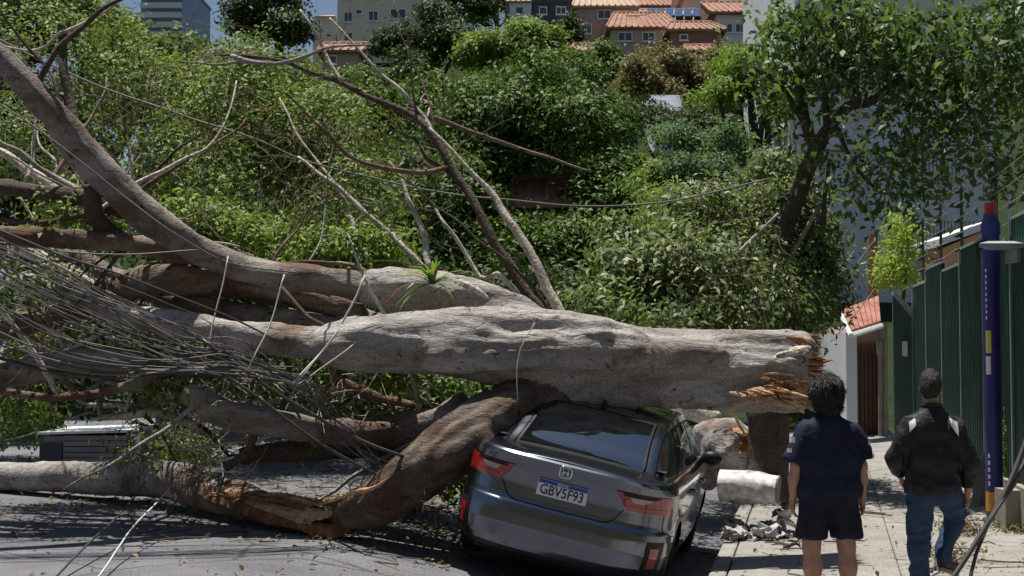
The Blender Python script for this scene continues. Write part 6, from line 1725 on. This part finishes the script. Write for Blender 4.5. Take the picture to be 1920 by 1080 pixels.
for nm, heel, toe in (("shoe", (-.107, -.07, .05), (-.115, .12, .042)), ("shoe", (.095, .09, .36), (.225, .20, .315))):
    heel, toe = np.array(heel), np.array(toe); u = (toe - heel) / np.linalg.norm(toe - heel)
    up = np.array([0, 0, 1.]); up -= u * (u @ up); up /= np.linalg.norm(up)
    fn = lambda q: np.maximum(smin(sd_cone(q, heel, toe, .047, .042), sd_cone(q, heel + up * .02, heel + up * .05 + u * .02, .042, .04), .02), -((q - heel) @ up + .038))
    al = np.vstack([heel, toe]); sh = pobj(p2, nm, surface_nets(fn, al.min(0) - .12, al.max(0) + .13, .0115), 'shoe')
    n_ = 9; so = Geo(); sd_ = np.cross(u, up)
    k = [heel - u * .045, heel, heel + (toe - heel) * .5, toe, toe + u * .04]; wd = [.02, .046, .044, .043, .018]
    vv = []
    for c, w_ in zip(k, wd):
        for a, b in ((-1, -.055), (1, -.055), (1, -.036), (-1, -.036)): vv.append(c + sd_ * a * w_ + up * b)
    ff = [(4*i+j, 4*i+(j+1) % 4, 4*i+4+(j+1) % 4, 4*i+4+j) for i in range(4) for j in range(4)] + [(3, 2, 1, 0), (16, 17, 18, 19)]
    pobj(sh, "sole", (vv, ff), 'sole', False)

p1.scale = (.94, .97, 1); p2.scale = (.89, .95, 1)
# ------------------------------------------------------------------ litter: loose leaves, twigs, sticks
rq = np.random.default_rng(88)
def on_road(n, s0, s1, t0, t1):
    s = rq.uniform(s0, s1, n); t = rq.uniform(t0, t1, n)
    z = np.where(s > KERB, walk_z(t), road_z(s, t))
    return np.stack([RD[0]*s + FD[0]*t, RD[1]*s + FD[1]*t, z + rq.uniform(.012, .05, n)], 1)
c = np.vstack([on_road(900, -9, KERB, 11.5, 18), on_road(160, -8, KERB, 9, 12), on_road(240, KERB, 2.0, 9, 20), on_road(700, -4.2, -2.9, 11, 15), on_road(500, -8, -4, 13, 16)])
lo = leaf_mesh("leaf_litter", c, .06, rq, M['leaf_dry'], None, up=1.5, aspect=.5)
tag(lo, "loose torn leaves scattered over asphalt and sidewalk", "leaves", kind="stuff")
ts_ = on_road(150, -8, -2.9, 10.5, 17); ts2 = on_road(60, KERB, 1.9, 9.3, 16)
g = Geo()
for s_ in np.vstack([ts_, ts2]):
    a = rq.uniform(0, 6.28); L = rq.uniform(.08, .5); d = np.array([math.cos(a), math.sin(a), 0]) * L
    g.tube(np.array([s_, s_ + d * .5 + rq.normal(size=3) * .02 * [1, 1, .3], s_ + d]), rq.uniform(.003, .008), 4)
tw_ = obj("twig_litter", g, M['bark_dark']); tag(tw_, "broken twigs strewn over asphalt and sidewalk", "twigs", kind="stuff")
for i, (a, b, r, lab) in enumerate((((1405, 1052, 10.6), (1452, 1046, 10.9), .012, "forked stick lying on the sidewalk nearest the kerb"), ((1470, 986, 13.2), (1500, 982, 13.3), .02, "short stick on the sidewalk behind the person in shorts"), ((1700, 1060, 11.2), (1815, 990, 13), .012, "long thin branch on the sidewalk under the raised foot"))):
    p0, p1_ = P(*a), P(*b); p0[2] = walk_z(p0[1]) + .02; p1_[2] = walk_z(p1_[1]) + .02
    pth = smooth_path(np.array([p0, (p0 + p1_) / 2 + [.03, .02, .03], p1_]), .05)
    o = thing("stick", lab, "stick", tuple(map(float, p0)), group="sticks on the sidewalk")
    obj("stem", tube(pth, np.linspace(r, r * .5, len(pth)), 6, .1, i), M['bark_dark'], o, smooth=True)
    for k in range(3 if i != 2 else 7):
        q = pth[rq.integers(1, len(pth) - 1)]; e = q + np.array([rq.normal() * .12, rq.normal() * .12, rq.uniform(.02, .12)])
        obj("twig", Geo().tube(np.array([q, (q + e) / 2 + rq.normal(size=3) * .015, e]), [r * .5, r * .35, r * .2], 4), M['bark_dark'], o)
o = thing("leafy_sprig", "leafy broken sprig on the sidewalk right of the raised foot", "branch", tuple(P(1790, 1010, 12.5)))
c = P(1785, 1000, 12.4); c[2] = .1
leaf_mesh("leaves", c + rq.normal(size=(170, 3)) * np.array([.16, .3, .05]), .055, rq, M['leaf_dry'], o, up=.8)
obj("stem", Geo().tube(np.array([c + [-.3, -.5, -.06], c + [0, 0, -.03], c + [.2, .4, 0]]), .008, 5), M['bark_dark'], o)
